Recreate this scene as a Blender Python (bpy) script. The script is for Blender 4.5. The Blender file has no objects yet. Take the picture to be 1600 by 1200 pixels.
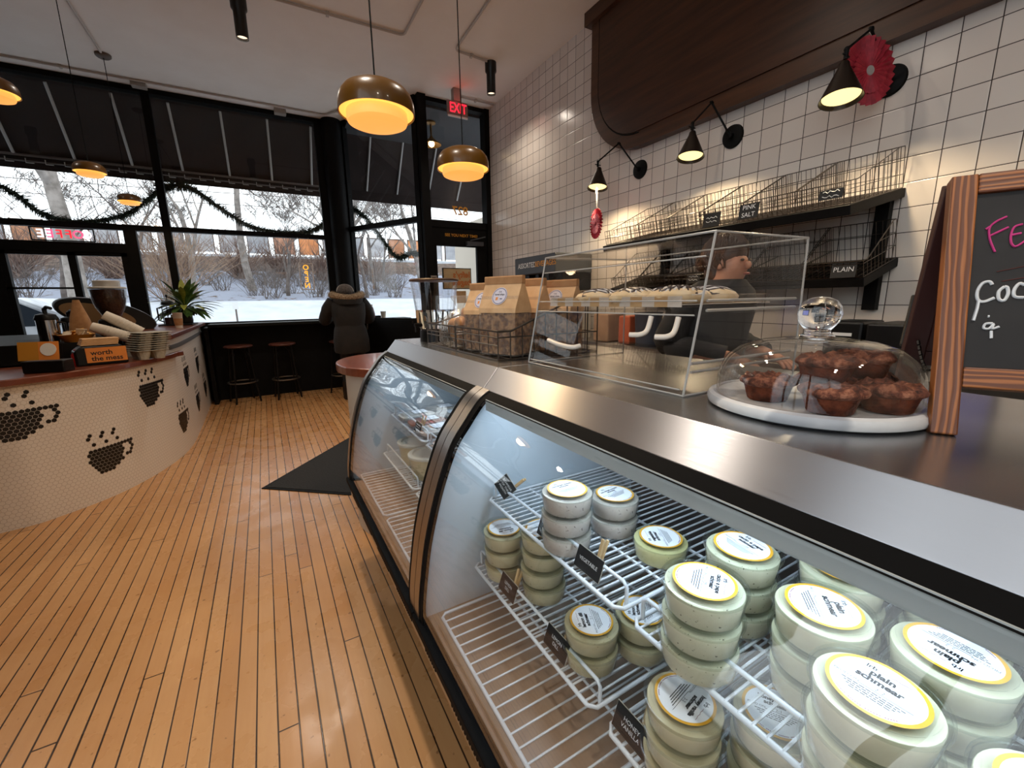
import bpy, bmesh, math, random
from mathutils import Vector, Matrix, noise
PI = math.pi
sc = bpy.context.scene
COL = sc.collection

# ------------------------------------------------------------------ camera, world, exposure
cam_d = bpy.data.cameras.new('camera'); cam = bpy.data.objects.new('camera', cam_d); COL.objects.link(cam)
cam_d.sensor_fit = 'HORIZONTAL'; cam_d.sensor_width = 36.0; cam_d.lens = 660.0 / 1600.0 * 36.0
cam_d.clip_start = 0.02; cam_d.clip_end = 300
_r = Vector((0.86492576, -0.50163818, -0.0162041)); _u = Vector((0.11233329, 0.16201694, 0.98037327)); _f = Vector((0.48916732, 0.84977035, -0.19648329))
cam.matrix_world = Matrix(((_r.x, _u.x, -_f.x, 0), (_r.y, _u.y, -_f.y, 0), (_r.z, _u.z, -_f.z, 1.3), (0, 0, 0, 1)))
sc.camera = cam
sc.view_settings.view_transform = 'Standard'; sc.view_settings.look = 'None'
sc.view_settings.gamma = 1.0; sc.view_settings.exposure = 0.6; sc.view_settings.use_curve_mapping = False
sc.cycles.transparent_max_bounces = 32; sc.cycles.max_bounces = 10; sc.cycles.glossy_bounces = 5
sc.cycles.caustics_reflective = False; sc.cycles.caustics_refractive = False
sc.cycles.sample_clamp_indirect = 6.0
wd = bpy.data.worlds.new('overcast_sky'); sc.world = wd; wd.use_nodes = True
nt = wd.node_tree; bg = nt.nodes['Background']
bg.inputs[0].default_value = (0.90, 0.95, 1.0, 1); bg.inputs[1].default_value = 1.6

CEIL = 3.83; XW = 2.95; YF = 7.05; YD = 5.68; XL = -4.3; YB = -3.2

def lin(c):
    return tuple(((x / 255) / 12.92 if x / 255 <= .04045 else ((x / 255 + .055) / 1.055) ** 2.4) for x in c)

def light(name, kind, loc, power, color=(1, .72, .42), size=.05, rot=None, spot=None, blend=.6, parent=None):
    d = bpy.data.lights.new(name, kind); d.energy = power; d.color = color
    if kind == 'AREA': d.size = size
    else: d.shadow_soft_size = size
    if kind == 'SPOT': d.spot_size = spot; d.spot_blend = blend
    o = bpy.data.objects.new(name, d); COL.objects.link(o); o.location = loc
    if rot: o.rotation_euler = rot
    if parent: o.parent = parent
    return o

# ------------------------------------------------------------------ object helpers
WL = {}
def tag(o, label=None, cat=None, group=None, kind=None):
    if label: o['label'] = label
    if cat: o['category'] = cat
    if group: o['group'] = group
    if kind: o['kind'] = kind
    return o
def thing(name, label, cat, loc=(0, 0, 0), rz=0, group=None):
    o = bpy.data.objects.new(name, None); COL.objects.link(o); o.location = loc; o.rotation_euler = (0, 0, rz)
    o.empty_display_size = .05; WL[o.name] = Vector(loc)
    return tag(o, label, cat, group)
def dup(root, loc=None, rz=None, label=None, group=None, parent=None):
    c = root.copy(); COL.objects.link(c)
    if parent: c.parent = parent
    if loc is not None: c.location = loc
    if rz is not None: c.rotation_euler = (0, 0, rz)
    if label: c['label'] = label
    if group: c['group'] = group
    for ch in [x for x in KIDS.get(root.name, [])]:
        dup(ch, parent=c)
        KIDS.setdefault(c.name, [])
    return c
KIDS = {}

class MB:
    def __init__(s): s.v = []; s.f = []; s.m = []; s.uv = {}
    def add(s, vs, fs, m=0, M=None):
        o = len(s.v)
        for p in vs:
            p = Vector(p); s.v.append(M @ p if M else p)
        for f in fs: s.f.append([o + i for i in f]); s.m.append(m)
        return o
    def merge(s, b, M=None, m=0):
        o = len(s.v)
        for p in b.v: s.v.append(M @ p if M else p.copy())
        for f, mm in zip(b.f, b.m): s.f.append([o + i for i in f]); s.m.append(mm + m)
        return s
    def box(s, x0, x1, y0, y1, z0, z1, m=0, M=None):
        s.add([(x0, y0, z0), (x1, y0, z0), (x1, y1, z0), (x0, y1, z0), (x0, y0, z1), (x1, y0, z1), (x1, y1, z1), (x0, y1, z1)],
              [(0, 3, 2, 1), (4, 5, 6, 7), (0, 1, 5, 4), (1, 2, 6, 5), (2, 3, 7, 6), (3, 0, 4, 7)], m, M); return s
    def tube(s, pts, r, n=8, m=0, closed=False, cap=True):
        pts = [Vector(p) for p in pts]; L = len(pts)
        rr = r if isinstance(r, (list, tuple)) else [r] * L
        T = []
        for i in range(L):
            a = pts[i - 1] if (i > 0 or closed) else pts[i]; b = pts[(i + 1) % L] if (i < L - 1 or closed) else pts[i]
            d = b - a; T.append(d.normalized() if d.length > 1e-9 else Vector((0, 0, 1)))
        up = Vector((0, 0, 1)) if abs(T[0].z) < .9 else Vector((1, 0, 0))
        N = (up - T[0] * up.dot(T[0])).normalized(); vs = []
        for i in range(L):
            N = N - T[i] * N.dot(T[i])
            if N.length < 1e-6: N = T[i].orthogonal()
            N.normalize(); B = T[i].cross(N)
            for k in range(n):
                a = 2 * PI * k / n; vs.append(pts[i] + (N * math.cos(a) + B * math.sin(a)) * rr[i])
        fs = []
        for i in range(L if closed else L - 1):
            j = (i + 1) % L
            for k in range(n): fs.append((i * n + k, i * n + (k + 1) % n, j * n + (k + 1) % n, j * n + k))
        if cap and not closed: fs.append(tuple(range(n - 1, -1, -1))); fs.append(tuple((L - 1) * n + k for k in range(n)))
        s.add(vs, fs, m); return s
    def rod(s, a, b, r, n=8, m=0, r2=None):
        return s.tube([a, b], [r, r if r2 is None else r2], n, m)
    def lathe(s, prof, c=(0, 0, 0), n=32, m=0, M=None, cap0=False, cap1=False):
        vs = []; fs = []; L = len(prof); c = Vector(c)
        for (r, z) in prof:
            for k in range(n):
                a = 2 * PI * k / n; vs.append(Vector((r * math.cos(a), r * math.sin(a), z)) + c)
        for i in range(L - 1):
            for k in range(n): fs.append((i * n + k, i * n + (k + 1) % n, (i + 1) * n + (k + 1) % n, (i + 1) * n + k))
        if cap0: fs.append(tuple(range(n - 1, -1, -1)))
        if cap1: fs.append(tuple((L - 1) * n + k for k in range(n)))
        s.add(vs, fs, m, M); return s
    def prism(s, poly, off, m=0):
        n = len(poly); off = Vector(off); a = [Vector(p) for p in poly]
        s.add(a + [p + off for p in a], [tuple(range(n - 1, -1, -1)), tuple(range(n, 2 * n))] + [(i, (i + 1) % n, n + (i + 1) % n, n + i) for i in range(n)], m); return s
    def loft(s, rings, m=0, cap=True):
        n = len(rings[0]); vs = [p for r in rings for p in r]; fs = []
        for i in range(len(rings) - 1):
            for k in range(n): fs.append((i * n + k, i * n + (k + 1) % n, (i + 1) * n + (k + 1) % n, (i + 1) * n + k))
        if cap: fs.append(tuple(range(n - 1, -1, -1))); fs.append(tuple((len(rings) - 1) * n + k for k in range(n)))
        s.add(vs, fs, m); return s
    def sphere(s, c, r, n=16, h=10, m=0):
        r = r if isinstance(r, (tuple, list)) else (r, r, r); c = Vector(c)
        vs = [c + Vector((0, 0, -r[2]))]
        for i in range(1, h):
            t = -PI / 2 + PI * i / h
            for k in range(n):
                a = 2 * PI * k / n; vs.append(c + Vector((r[0] * math.cos(t) * math.cos(a), r[1] * math.cos(t) * math.sin(a), r[2] * math.sin(t))))
        vs.append(c + Vector((0, 0, r[2]))); fs = []
        for k in range(n): fs.append((0, 1 + (k + 1) % n, 1 + k))
        for i in range(h - 2):
            for k in range(n): fs.append((1 + i * n + k, 1 + i * n + (k + 1) % n, 1 + (i + 1) * n + (k + 1) % n, 1 + (i + 1) * n + k))
        L = len(vs) - 1; b = 1 + (h - 2) * n
        for k in range(n): fs.append((b + k, b + (k + 1) % n, L))
        s.add(vs, fs, m); return s
    def text(s, txt, size, M, m=0, align='CENTER', bold=0.0, depth=0.0, mirror=False):
        key = (txt, size, align, bold, depth)
        if key not in TXT:
            cu = bpy.data.curves.new('lettering', 'FONT'); cu.body = txt; cu.size = size; cu.align_x = align; cu.align_y = 'CENTER'
            cu.offset = bold * size; cu.extrude = depth; cu.resolution_u = 3; cu.fill_mode = 'BOTH' if depth else 'FRONT'
            o = bpy.data.objects.new('lettering', cu); COL.objects.link(o)
            bpy.context.view_layer.update()
            me = bpy.data.meshes.new_from_object(o.evaluated_get(bpy.context.evaluated_depsgraph_get()))
            TXT[key] = ([v.co.copy() for v in me.vertices], [tuple(p.vertices) for p in me.polygons])
            bpy.data.objects.remove(o); bpy.data.curves.remove(cu); bpy.data.meshes.remove(me)
        vs, fs = TXT[key]
        if mirror: vs = [Vector((-v.x, v.y, v.z)) for v in vs]
        s.add(vs, fs, m, M); return s
    def build(s, name, mats, parent=None, at=None, smooth=None, bevel=0, fix=True, uv=None):
        me = bpy.data.meshes.new(name)
        base = WL[parent.name] if parent else (Vector(at) if at else Vector((0, 0, 0)))
        me.from_pydata([tuple(p - base) for p in s.v], [], s.f)
        mats = mats if isinstance(mats, (list, tuple)) else [mats]
        for mt in mats: me.materials.append(mt)
        me.polygons.foreach_set('material_index', s.m)
        if fix:
            bm = bmesh.new(); bm.from_mesh(me); bmesh.ops.recalc_face_normals(bm, faces=bm.faces); bm.to_mesh(me); bm.free()
        if uv:
            ul = me.uv_layers.new(name='UVMap')
            for l in me.loops: ul.data[l.index].uv = uv[l.vertex_index]
        if smooth is not None:
            me.shade_smooth(); me.set_sharp_from_angle(angle=math.radians(smooth))
        o = bpy.data.objects.new(name, me); COL.objects.link(o)
        if parent: o.parent = parent; KIDS.setdefault(parent.name, []).append(o)
        else: o.location = base
        WL[o.name] = base
        if bevel:
            b = o.modifiers.new('Bevel', 'BEVEL'); b.width = bevel; b.segments = 2; b.limit_method = 'ANGLE'; b.angle_limit = math.radians(40)
        return o
TXT = {}
def frame(o, x, y):     # matrix with given origin, x axis, y axis
    x = Vector(x).normalized(); y = Vector(y); y = (y - x * x.dot(y)).normalized(); z = x.cross(y)
    return Matrix(((x.x, y.x, z.x, o[0]), (x.y, y.y, z.y, o[1]), (x.z, y.z, z.z, o[2]), (0, 0, 0, 1)))
def ell(c, rx, ry, n=24, z=None, rot=0, e=2.0):
    out = []
    for k in range(n):
        a = 2 * PI * k / n; ca, sa = math.cos(a), math.sin(a)
        x = rx * math.copysign(abs(ca) ** (2 / e), ca); y = ry * math.copysign(abs(sa) ** (2 / e), sa)
        out.append(Vector((c[0] + x * math.cos(rot) - y * math.sin(rot), c[1] + x * math.sin(rot) + y * math.cos(rot), c[2])))
    return out
def crom(P, n=8):
    out = []; P = [Vector(p) for p in P]
    for i in range(len(P) - 1):
        p0, p1, p2, p3 = P[max(i - 1, 0)], P[i], P[i + 1], P[min(i + 2, len(P) - 1)]
        for k in range(n):
            t = k / n; out.append(.5 * ((2 * p1) + (p2 - p0) * t + (2 * p0 - 5 * p1 + 4 * p2 - p3) * t * t + (3 * p1 - p0 - 3 * p2 + p3) * t ** 3))
    out.append(P[-1]); return out
def structure(o): o['kind'] = 'structure'; return o

# ------------------------------------------------------------------ materials
def pm(name, rgb, rough=.5, metal=0, emit=None, es=1, spec=.5, trans=0, sub=0, coat=0, alpha=1):
    m = bpy.data.materials.new(name); m.use_nodes = True; b = m.node_tree.nodes['Principled BSDF']
    b.inputs['Base Color'].default_value = (*lin(rgb), 1); b.inputs['Roughness'].default_value = rough; b.inputs['Metallic'].default_value = metal
    b.inputs['Specular IOR Level'].default_value = spec; b.inputs['Transmission Weight'].default_value = trans
    b.inputs['Coat Weight'].default_value = coat; b.inputs['Alpha'].default_value = alpha
    if emit: b.inputs['Emission Color'].default_value = (*lin(emit), 1); b.inputs['Emission Strength'].default_value = es
    return m
class NT:
    def __init__(s, m): s.t = m.node_tree; s.b = s.t.nodes['Principled BSDF']
    def n(s, ty, **k):
        o = s.t.nodes.new(ty)
        for a, v in k.items(): setattr(o, a, v)
        return o
    def l(s, a, b): s.t.links.new(a, b)
    def math(s, op, a, b=None):
        n = s.n('ShaderNodeMath', operation=op)
        for i, x in enumerate((a, b)):
            if x is None: continue
            if isinstance(x, (int, float)): n.inputs[i].default_value = x
            else: s.l(x, n.inputs[i])
        return n.outputs[0]
    def vm(s, op, a, b=None):
        n = s.n('ShaderNodeVectorMath', operation=op)
        for i, x in enumerate((a, b)):
            if x is None: continue
            if isinstance(x, tuple): n.inputs[i].default_value = x
            else: s.l(x, n.inputs[i])
        return n.outputs['Value'] if op in ('LENGTH', 'DOT_PRODUCT') else n.outputs[0]
    def noise(s, vec, scale, detail=4, rough=.5):
        n = s.n('ShaderNodeTexNoise'); n.inputs['Scale'].default_value = scale; n.inputs['Detail'].default_value = detail; n.inputs['Roughness'].default_value = rough
        if vec is not None: s.l(vec, n.inputs['Vector'])
        return n.outputs['Fac']
    def ramp(s, fac, stops):
        n = s.n('ShaderNodeValToRGB'); e = n.color_ramp.elements
        while len(e) < len(stops): e.new(.5)
        for x, (p, c) in zip(e, stops): x.position = p; x.color = (*lin(c), 1)
        s.l(fac, n.inputs[0]); return n.outputs[0]
    def mix(s, fac, a, b, mode='MIX'):
        n = s.n('ShaderNodeMix', data_type='RGBA', blend_type=mode)
        for i, x in ((0, fac), (6, a), (7, b)):
            if isinstance(x, (int, float)): n.inputs[i].default_value = x
            elif isinstance(x, tuple): n.inputs[i].default_value = (*lin(x), 1)
            else: s.l(x, n.inputs[i])
        return n.outputs[2]
    def bump(s, h, st=.3, d=.01):
        n = s.n('ShaderNodeBump'); n.inputs['Strength'].default_value = st; n.inputs['Distance'].default_value = d
        s.l(h, n.inputs['Height']); s.l(n.outputs[0], s.b.inputs['Normal'])
    def obj(s): return s.n('ShaderNodeTexCoord').outputs['Object']
    def sep(s, v):
        n = s.n('ShaderNodeSeparateXYZ'); s.l(v, n.inputs[0]); return n.outputs
    def comb(s, x, y, z):
        n = s.n('ShaderNodeCombineXYZ')
        for i, a in enumerate((x, y, z)):
            if isinstance(a, (int, float)): n.inputs[i].default_value = a
            else: s.l(a, n.inputs[i])
        return n.outputs[0]
    def smooth(s, x, lo, hi, a=0, b=1):
        n = s.n('ShaderNodeMapRange', interpolation_type='SMOOTHSTEP'); s.l(x, n.inputs[0])
        for i, v in zip((1, 2, 3, 4), (lo, hi, a, b)): n.inputs[i].default_value = v
        return n.outputs[0]
    def col(s, c): s.l(c, s.b.inputs['Base Color'])

def mottled(name, c1, c2, scale=8, rough=.6, bump=0, det=4, lo=.35, hi=.65, **k):
    m = pm(name, c1, rough, **k); t = NT(m); f = t.noise(t.obj(), scale, det)
    t.col(t.ramp(f, [(lo, c1), (hi, c2)]))
    if bump: t.bump(f, bump, .01)
    return m
def wood(name, c1, c2, axis=1, scale=14, stretch=12, rough=.45, coat=0, ring=0):
    m = pm(name, c1, rough, coat=coat); t = NT(m); o = t.obj()
    sv = [1.0, 1.0, 1.0]; sv[axis] = 1.0 / stretch
    v = t.vm('MULTIPLY', o, tuple(sv)); f = t.noise(v, scale, 6, .6)
    if ring:
        w = t.n('ShaderNodeTexWave', wave_type='BANDS', bands_direction='DIAGONAL'); w.inputs['Scale'].default_value = ring; w.inputs['Distortion'].default_value = 5; w.inputs['Detail'].default_value = 2
        t.l(v, w.inputs['Vector']); f = t.math('ADD', t.math('MULTIPLY', f, .45), t.math('MULTIPLY', w.outputs['Fac'], .5))
    t.col(t.ramp(f, [(.3, c1), (.7, c2)])); t.bump(f, .15, .003); return m
def glass(name, tint=(1, 1, 1), ior=1.45, rough=0.0, mul=1.0):
    m = bpy.data.materials.new(name); m.use_nodes = True; t = m.node_tree; t.nodes.clear()
    o = t.nodes.new('ShaderNodeOutputMaterial'); mx = t.nodes.new('ShaderNodeMixShader'); tr = t.nodes.new('ShaderNodeBsdfTransparent')
    g = t.nodes.new('ShaderNodeBsdfGlossy'); f = t.nodes.new('ShaderNodeFresnel'); mm = t.nodes.new('ShaderNodeMath'); mm.operation = 'MULTIPLY'; mm.inputs[1].default_value = mul; mm.use_clamp = True
    f.inputs[0].default_value = ior; g.inputs['Roughness'].default_value = rough; tr.inputs[0].default_value = (*tint, 1)
    # fresnel from the facing normal on either side of a pane
    geo = t.nodes.new('ShaderNodeNewGeometry')
    f.inputs[0].default_value = ior
    inv = t.nodes.new('ShaderNodeMix'); inv.inputs[2].default_value = ior; inv.inputs[3].default_value = 1 / ior
    t.links.new(geo.outputs['Backfacing'], inv.inputs[0]); t.links.new(inv.outputs[0], f.inputs[0])
    t.links.new(f.outputs[0], mm.inputs[0]); t.links.new(mm.outputs[0], mx.inputs[0]); t.links.new(tr.outputs[0], mx.inputs[1]); t.links.new(g.outputs[0], mx.inputs[2]); t.links.new(mx.outputs[0], o.inputs[0])
    return m
# ------------------------------------------------------------------ shared materials
M_black = mottled('black_painted_metal', (7, 6, 7), (12, 11, 11), 12, .6, spec=.14)
M_blackm = pm('matte_black', (8, 8, 8), .6, spec=.18)
M_plast = pm('black_plastic', (13, 13, 14), .4, spec=.3)
M_white = pm('white_plastic', (228, 228, 226), .4)
M_cream = pm('cream_paint', (196, 186, 170), .6)
M_chrome = pm('chrome', (200, 200, 202), .12, 1)
M_grayp = pm('grey_plastic', (60, 63, 68), .45)
M_winglass = glass('window_glass', (.97, .985, .98), 1.45, 0, .55)
M_caseglass = glass('curved_case_glass', (.97, .98, .98), 1.62)
M_acryl = glass('clear_acrylic', (.955, .95, .945), 1.4, 0, .5)
M_domeglass = glass('dome_glass', (.97, .97, .97), 1.45)
M_edge = pm('acrylic_edge', (205, 202, 198), .25, trans=.35)
M_tub = glass('clear_tub_plastic', (.96, .97, .96), 1.4, .12)
M_kraft = mottled('kraft_paper', (200, 158, 114), (212, 172, 128), 30, .75)
M_kraftd = mottled('kraft_paper_dark', (160, 114, 72), (176, 130, 86), 30, .75)
M_ply = wood('bamboo_clip_wood', (188, 152, 104), (210, 178, 130), 2, 40)
M_text_w = pm('white_lettering', (225, 225, 225), .6)
M_text_k = pm('black_lettering', (20, 18, 18), .6)
M_gold = pm('mustard_ink', (218, 158, 40), .6)
M_orange = mottled('orange_card', (216, 128, 52), (226, 140, 60), 6, .6)
M_red = pm('red_plastic', (150, 28, 26), .4)

# brushed stainless: brushed along Y, so highlights stretch across it
M_steel = pm('brushed_stainless', (208, 208, 212), .32, 1); t = NT(M_steel)
t.b.inputs['Anisotropic'].default_value = .97; t.b.inputs['Anisotropic Rotation'].default_value = .25; t.l(t.comb(0.0, 1.0, 0.0), t.b.inputs['Tangent'])
f = t.noise(t.vm('MULTIPLY', t.obj(), (300, 4, 300)), 3, 3); t.l(t.smooth(f, .2, .8, .37, .44), t.b.inputs['Roughness'])
M_steelt = M_steel.copy(); M_steelt.name = 'polished_steel_top'; _b = M_steelt.node_tree.nodes['Principled BSDF']; M_steelt.node_tree.links.remove(_b.inputs['Roughness'].links[0]); _b.inputs['Roughness'].default_value = .27; _b.inputs['Anisotropic'].default_value = .6; _b.inputs['Base Color'].default_value = (.5, .5, .51, 1)
M_steelp = mottled('stainless_panel', (150, 146, 142), (165, 160, 156), 5, .3, metal=1)

# maple strip floor
M_floor = pm('maple_strip_floor', (200, 140, 80), .38); t = NT(M_floor)
P = t.sep(t.obj()); W = .0584
u = t.math('DIVIDE', t.math('SUBTRACT', P[0], .0102), W); iu = t.math('FLOOR', u); fu = t.math('SUBTRACT', u, iu)
wn = t.n('ShaderNodeTexWhiteNoise', noise_dimensions='1D'); t.l(iu, wn.inputs['W'])
yy = t.math('ADD', t.math('DIVIDE', P[1], 2.9), t.math('MULTIPLY', wn.outputs[0], 7.3)); iy = t.math('FLOOR', yy); fy = t.math('SUBTRACT', yy, iy)
wn2 = t.n('ShaderNodeTexWhiteNoise', noise_dimensions='2D'); t.l(t.comb(iu, iy, 0.0), wn2.inputs['Vector'])
gap = t.math('MINIMUM', t.math('MINIMUM', fu, t.math('SUBTRACT', 1, fu)), t.math('MULTIPLY', t.math('MINIMUM', fy, t.math('SUBTRACT', 1, fy)), 2.9 / W))
gw = t.math('MULTIPLY', t.math('ADD', t.noise(t.vm('MULTIPLY', t.obj(), (1, .3, 1)), 3.5, 2), .15), .055)
g = t.math('SUBTRACT', 1, t.smooth(t.math('SUBTRACT', gap, gw), -.012, .022))
grain = t.noise(t.vm('ADD', t.vm('MULTIPLY', t.obj(), (60, 5, 1)), t.comb(t.math('MULTIPLY', wn2.outputs[0], 40), 0.0, 0.0)), 1.0, 5, .6)
base = t.ramp(wn2.outputs[0], [(0, (192, 140, 90)), (.5, (201, 151, 100)), (1, (208, 160, 109))])
base = t.mix(t.math('MULTIPLY', grain, .4), base, (176, 116, 66))
bl = t.noise(t.obj(), 1.6, 5, .65); base = t.mix(t.smooth(bl, .45, .75, 0, .3), base, (168, 108, 62))
sp = t.noise(t.obj(), 38, 2, .4); base = t.mix(t.smooth(sp, .70, .76, 0, .55), base, (96, 50, 24))
t.col(t.mix(g, base, (44, 24, 12)))
t.l(t.smooth(t.noise(t.obj(), 7, 4), .3, .7, .22, .36), t.b.inputs['Roughness'])
h = t.math('SUBTRACT', t.math('MULTIPLY', t.noise(t.vm('MULTIPLY', t.obj(), (1, .5, 1)), 22, 3), .35), g); t.bump(h, .2, .003)

# square wall tile with dark grout
def tile_mat(name, py, pz, oy, oz, gw):
    m = pm(name, (214, 202, 190), .22); t = NT(m); P = t.sep(t.obj())
    a = t.math('DIVIDE', t.math('SUBTRACT', P[1], oy), py); b = t.math('DIVIDE', t.math('SUBTRACT', P[2], oz), pz)
    ia, ib = t.math('FLOOR', a), t.math('FLOOR', b); fa, fb = t.math('SUBTRACT', a, ia), t.math('SUBTRACT', b, ib)
    ga = t.math('MINIMUM', fa, t.math('SUBTRACT', 1, fa)); gb = t.math('MINIMUM', fb, t.math('SUBTRACT', 1, fb)); gm = t.math('MINIMUM', ga, gb)
    g = t.math('SUBTRACT', 1, t.smooth(gm, gw * .6, gw * 1.3))
    wn = t.n('ShaderNodeTexWhiteNoise', noise_dimensions='2D'); t.l(t.comb(ia, ib, 0.0), wn.inputs['Vector'])
    c = t.ramp(wn.outputs[0], [(0, (220, 208, 197)), (.5, (226, 215, 205)), (1, (230, 220, 210))])
    t.col(t.mix(g, c, (46, 29, 22))); t.l(t.math('ADD', .2, t.math('MULTIPLY', g, .6)), t.b.inputs['Roughness'])
    t.bump(t.math('ADD', t.smooth(gm, 0, gw * 3), t.math('MULTIPLY', t.noise(t.obj(), 9, 2), .12)), .3, .003); return m
M_tile = tile_mat('white_square_wall_tile', .1305, .1246, .8835, 2.482, .0165)

# hexagon mosaic on a UV laid out in metres
HEX = .0254
M_hex = pm('white_hexagon_mosaic', (214, 206, 198), .35); t = NT(M_hex)
uvn = t.n('ShaderNodeUVMap', uv_map='UVMap').outputs[0]
p = t.vm('DIVIDE', uvn, (HEX, HEX, 1)); R3 = (1.0, 1.7320508, 1.0); H3 = (.5, .8660254, .5)
def wrap(v): return t.vm('SUBTRACT', t.vm('SUBTRACT', v, t.vm('MULTIPLY', t.vm('FLOOR', t.vm('DIVIDE', v, R3)), R3)), H3)
pa = wrap(p); pb = wrap(t.vm('SUBTRACT', p, H3))
pa = t.vm('MULTIPLY', pa, (1.0, 1.0, 0.0)); pb = t.vm('MULTIPLY', pb, (1.0, 1.0, 0.0))
lt = t.math('LESS_THAN', t.vm('LENGTH', pa), t.vm('LENGTH', pb))
mx = t.n('ShaderNodeMix', data_type='VECTOR'); t.l(lt, mx.inputs[0]); t.l(pb, mx.inputs[4]); t.l(pa, mx.inputs[5])
ga = t.vm('ABSOLUTE', mx.outputs[1]); d = t.math('MAXIMUM', t.sep(ga)[0], t.vm('DOT_PRODUCT', ga, (.5, .8660254, 0.0)))
hg = t.smooth(d, .44, .475); t.col(t.mix(hg, (222, 214, 206), (186, 175, 165))); t.bump(t.math('SUBTRACT', 1, hg), .3, .002)

M_ceil = mottled('ceiling_plaster', (238, 230, 221), (242, 235, 227), 3, .8, .03)
M_panelwood = wood('dark_walnut_panel', (46, 25, 15), (78, 45, 27), 1, 22, 16, .4)
M_panelband = wood('dark_walnut_band', (58, 34, 20), (88, 54, 33), 1, 20, 14, .4)
M_counterwood = wood('cherry_counter_wood', (92, 44, 30), (126, 66, 44), 1, 16, 10, .3, .3)
M_stairwood = M_counterwood
M_pine = wood('stained_pine', (112, 58, 26), (172, 104, 54), 2, 26, 9, .45, 0, 9)
M_mat = mottled('black_rubber_mat', (20, 20, 21), (30, 30, 31), 90, .85, .3)

# ------------------------------------------------------------------ room shell
def slab(name, x0, x1, y0, y1, z0, z1, mat): return structure(MB().box(x0, x1, y0, y1, z0, z1).build(name, mat))
structure(MB().box(-1.62, XW + .1, YB, YF, -.12, 0).box(XL, -1.62, 2.18, YF, -.12, 0).build('floor', M_floor))
structure(MB().box(-1.65, XW + .15, YB - .15, YF + .15, CEIL, CEIL + .15).box(XL - .15, -1.65, 2.15, YF + .15, CEIL, CEIL + .15).build('ceiling', M_ceil))
slab('wall_right', XW, XW + .15, YB, YD + .02, 0, CEIL, M_tile)
slab('wall_back', -1.62, XW + .15, YB - .15, YB, 0, CEIL, M_cream)
# left side: a window wall close to the viewer's left, then a return and the wall behind the coffee counter
XN, YN = -1.5, 2.3
b = MB().box(XN - .12, XN, YB, YN, 0, .55).box(XN - .12, XN, YB, YN, 3.80, CEIL).box(XN - .12, XN, 1.05, YN, .55, 3.80)
b.box(XL, XN - .12, YN - .12, YN, 0, CEIL).box(XL - .15, XL, YN - .12, YF, 0, CEIL)
structure(b.build('wall_left', M_black))
for i, (y0, y1) in enumerate(((-3.2, -1.9), (-1.9, -.62), (-.62, -.05), (-.05, .45), (.45, 1.05))):
    w = bpy.data.objects.new(f'window_{i + 4}', None); COL.objects.link(w); structure(w); WL[w.name] = Vector((0, 0, 0))
    f = MB(); f.box(XN - .09, XN - .03, y0, y0 + .04, .55, 3.80).box(XN - .09, XN - .03, y1 - .04, y1, .55, 3.80).box(XN - .09, XN - .03, y0, y1, .55, .61).box(XN - .09, XN - .03, y0, y1, 3.75, 3.80)
    f.build('window_frame', M_black, w)
    MB().box(XN - .065, XN - .058, y0 + .04, y1 - .04, .61, 3.75).build('window_pane', M_winglass, w)

# front window wall (plane y = YF), street door recessed at y = YD
b = MB()
b.box(-.86, 1.02, YF - .05, YF + .1, 0, 1.03)                 # low wall under the window bar
b.box(XL, -.86, YF - .05, YF + .1, 0, .93)
b.box(XL, 1.02, YF - .05, YF + .08, 3.775, CEIL)              # head
structure(b.build('wall_front', M_black))
def sticks(name, rects, y0, y1, parent): 
    b = MB()
    for x0, x1, z0, z1 in rects: b.box(x0, x1, y0, y1, z0, z1)
    return b.build(name, M_black, parent)
def window(n):
    w = bpy.data.objects.new(f'window_{n}', None); COL.objects.link(w); structure(w); WL[w.name] = Vector((0, 0, 0)); return w
w = window(1)   # big pane right of the mullion
sticks('window_frame', [(-.98, -.90, 1.03, 3.775), (.90, 1.0, 1.03, 3.775), (-.90, .90, 2.21, 2.27), (-.90, .90, 1.03, 1.06)], YF - .03, YF + .05, w)
MB().box(-.90, .90, YF, YF + .006, 1.06, 2.21).build('window_pane', M_winglass, w); MB().box(-.90, .90, YF, YF + .006, 2.27, 3.775).build('window_pane', M_winglass, w)
w = window(2)   # panes left of the mullion with the service window below
sticks('window_frame', [(XL, -.98, 2.20, 2.265), (-1.37, -1.25, .93, 2.2), (XL, -1.37, 1.93, 2.04), (-2.62, -2.46, .93, 1.93), (-1.25, -.98, .93, .99), (XL, XL + .08, .93, 3.775)], YF - .03, YF + .05, w)
sticks('service_sash', [(-1.91, -1.84, .93, 1.93), (-2.46, -1.91, 1.505, 1.525), (-2.46, -1.37, .93, .98), (-2.46, -2.41, .98, 1.93), (-1.43, -1.37, .98, 1.93), (-2.46, -1.37, 1.89, 1.93)], YF - .02, YF + .04, w)
for x0, x1, z0, z1 in ((XL, -.98, 2.265, 3.775), (XL, -1.37, 2.04, 2.2), (-1.25, -.98, .99, 2.2), (-1.84, -1.43, .98, 1.89), (-2.41, -1.91, .98, 1.89), (XL, -2.62, .93, 1.93)):
    MB().box(x0, x1, YF, YF + .006, z0, z1).build('window_pane', M_winglass, w)
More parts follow.
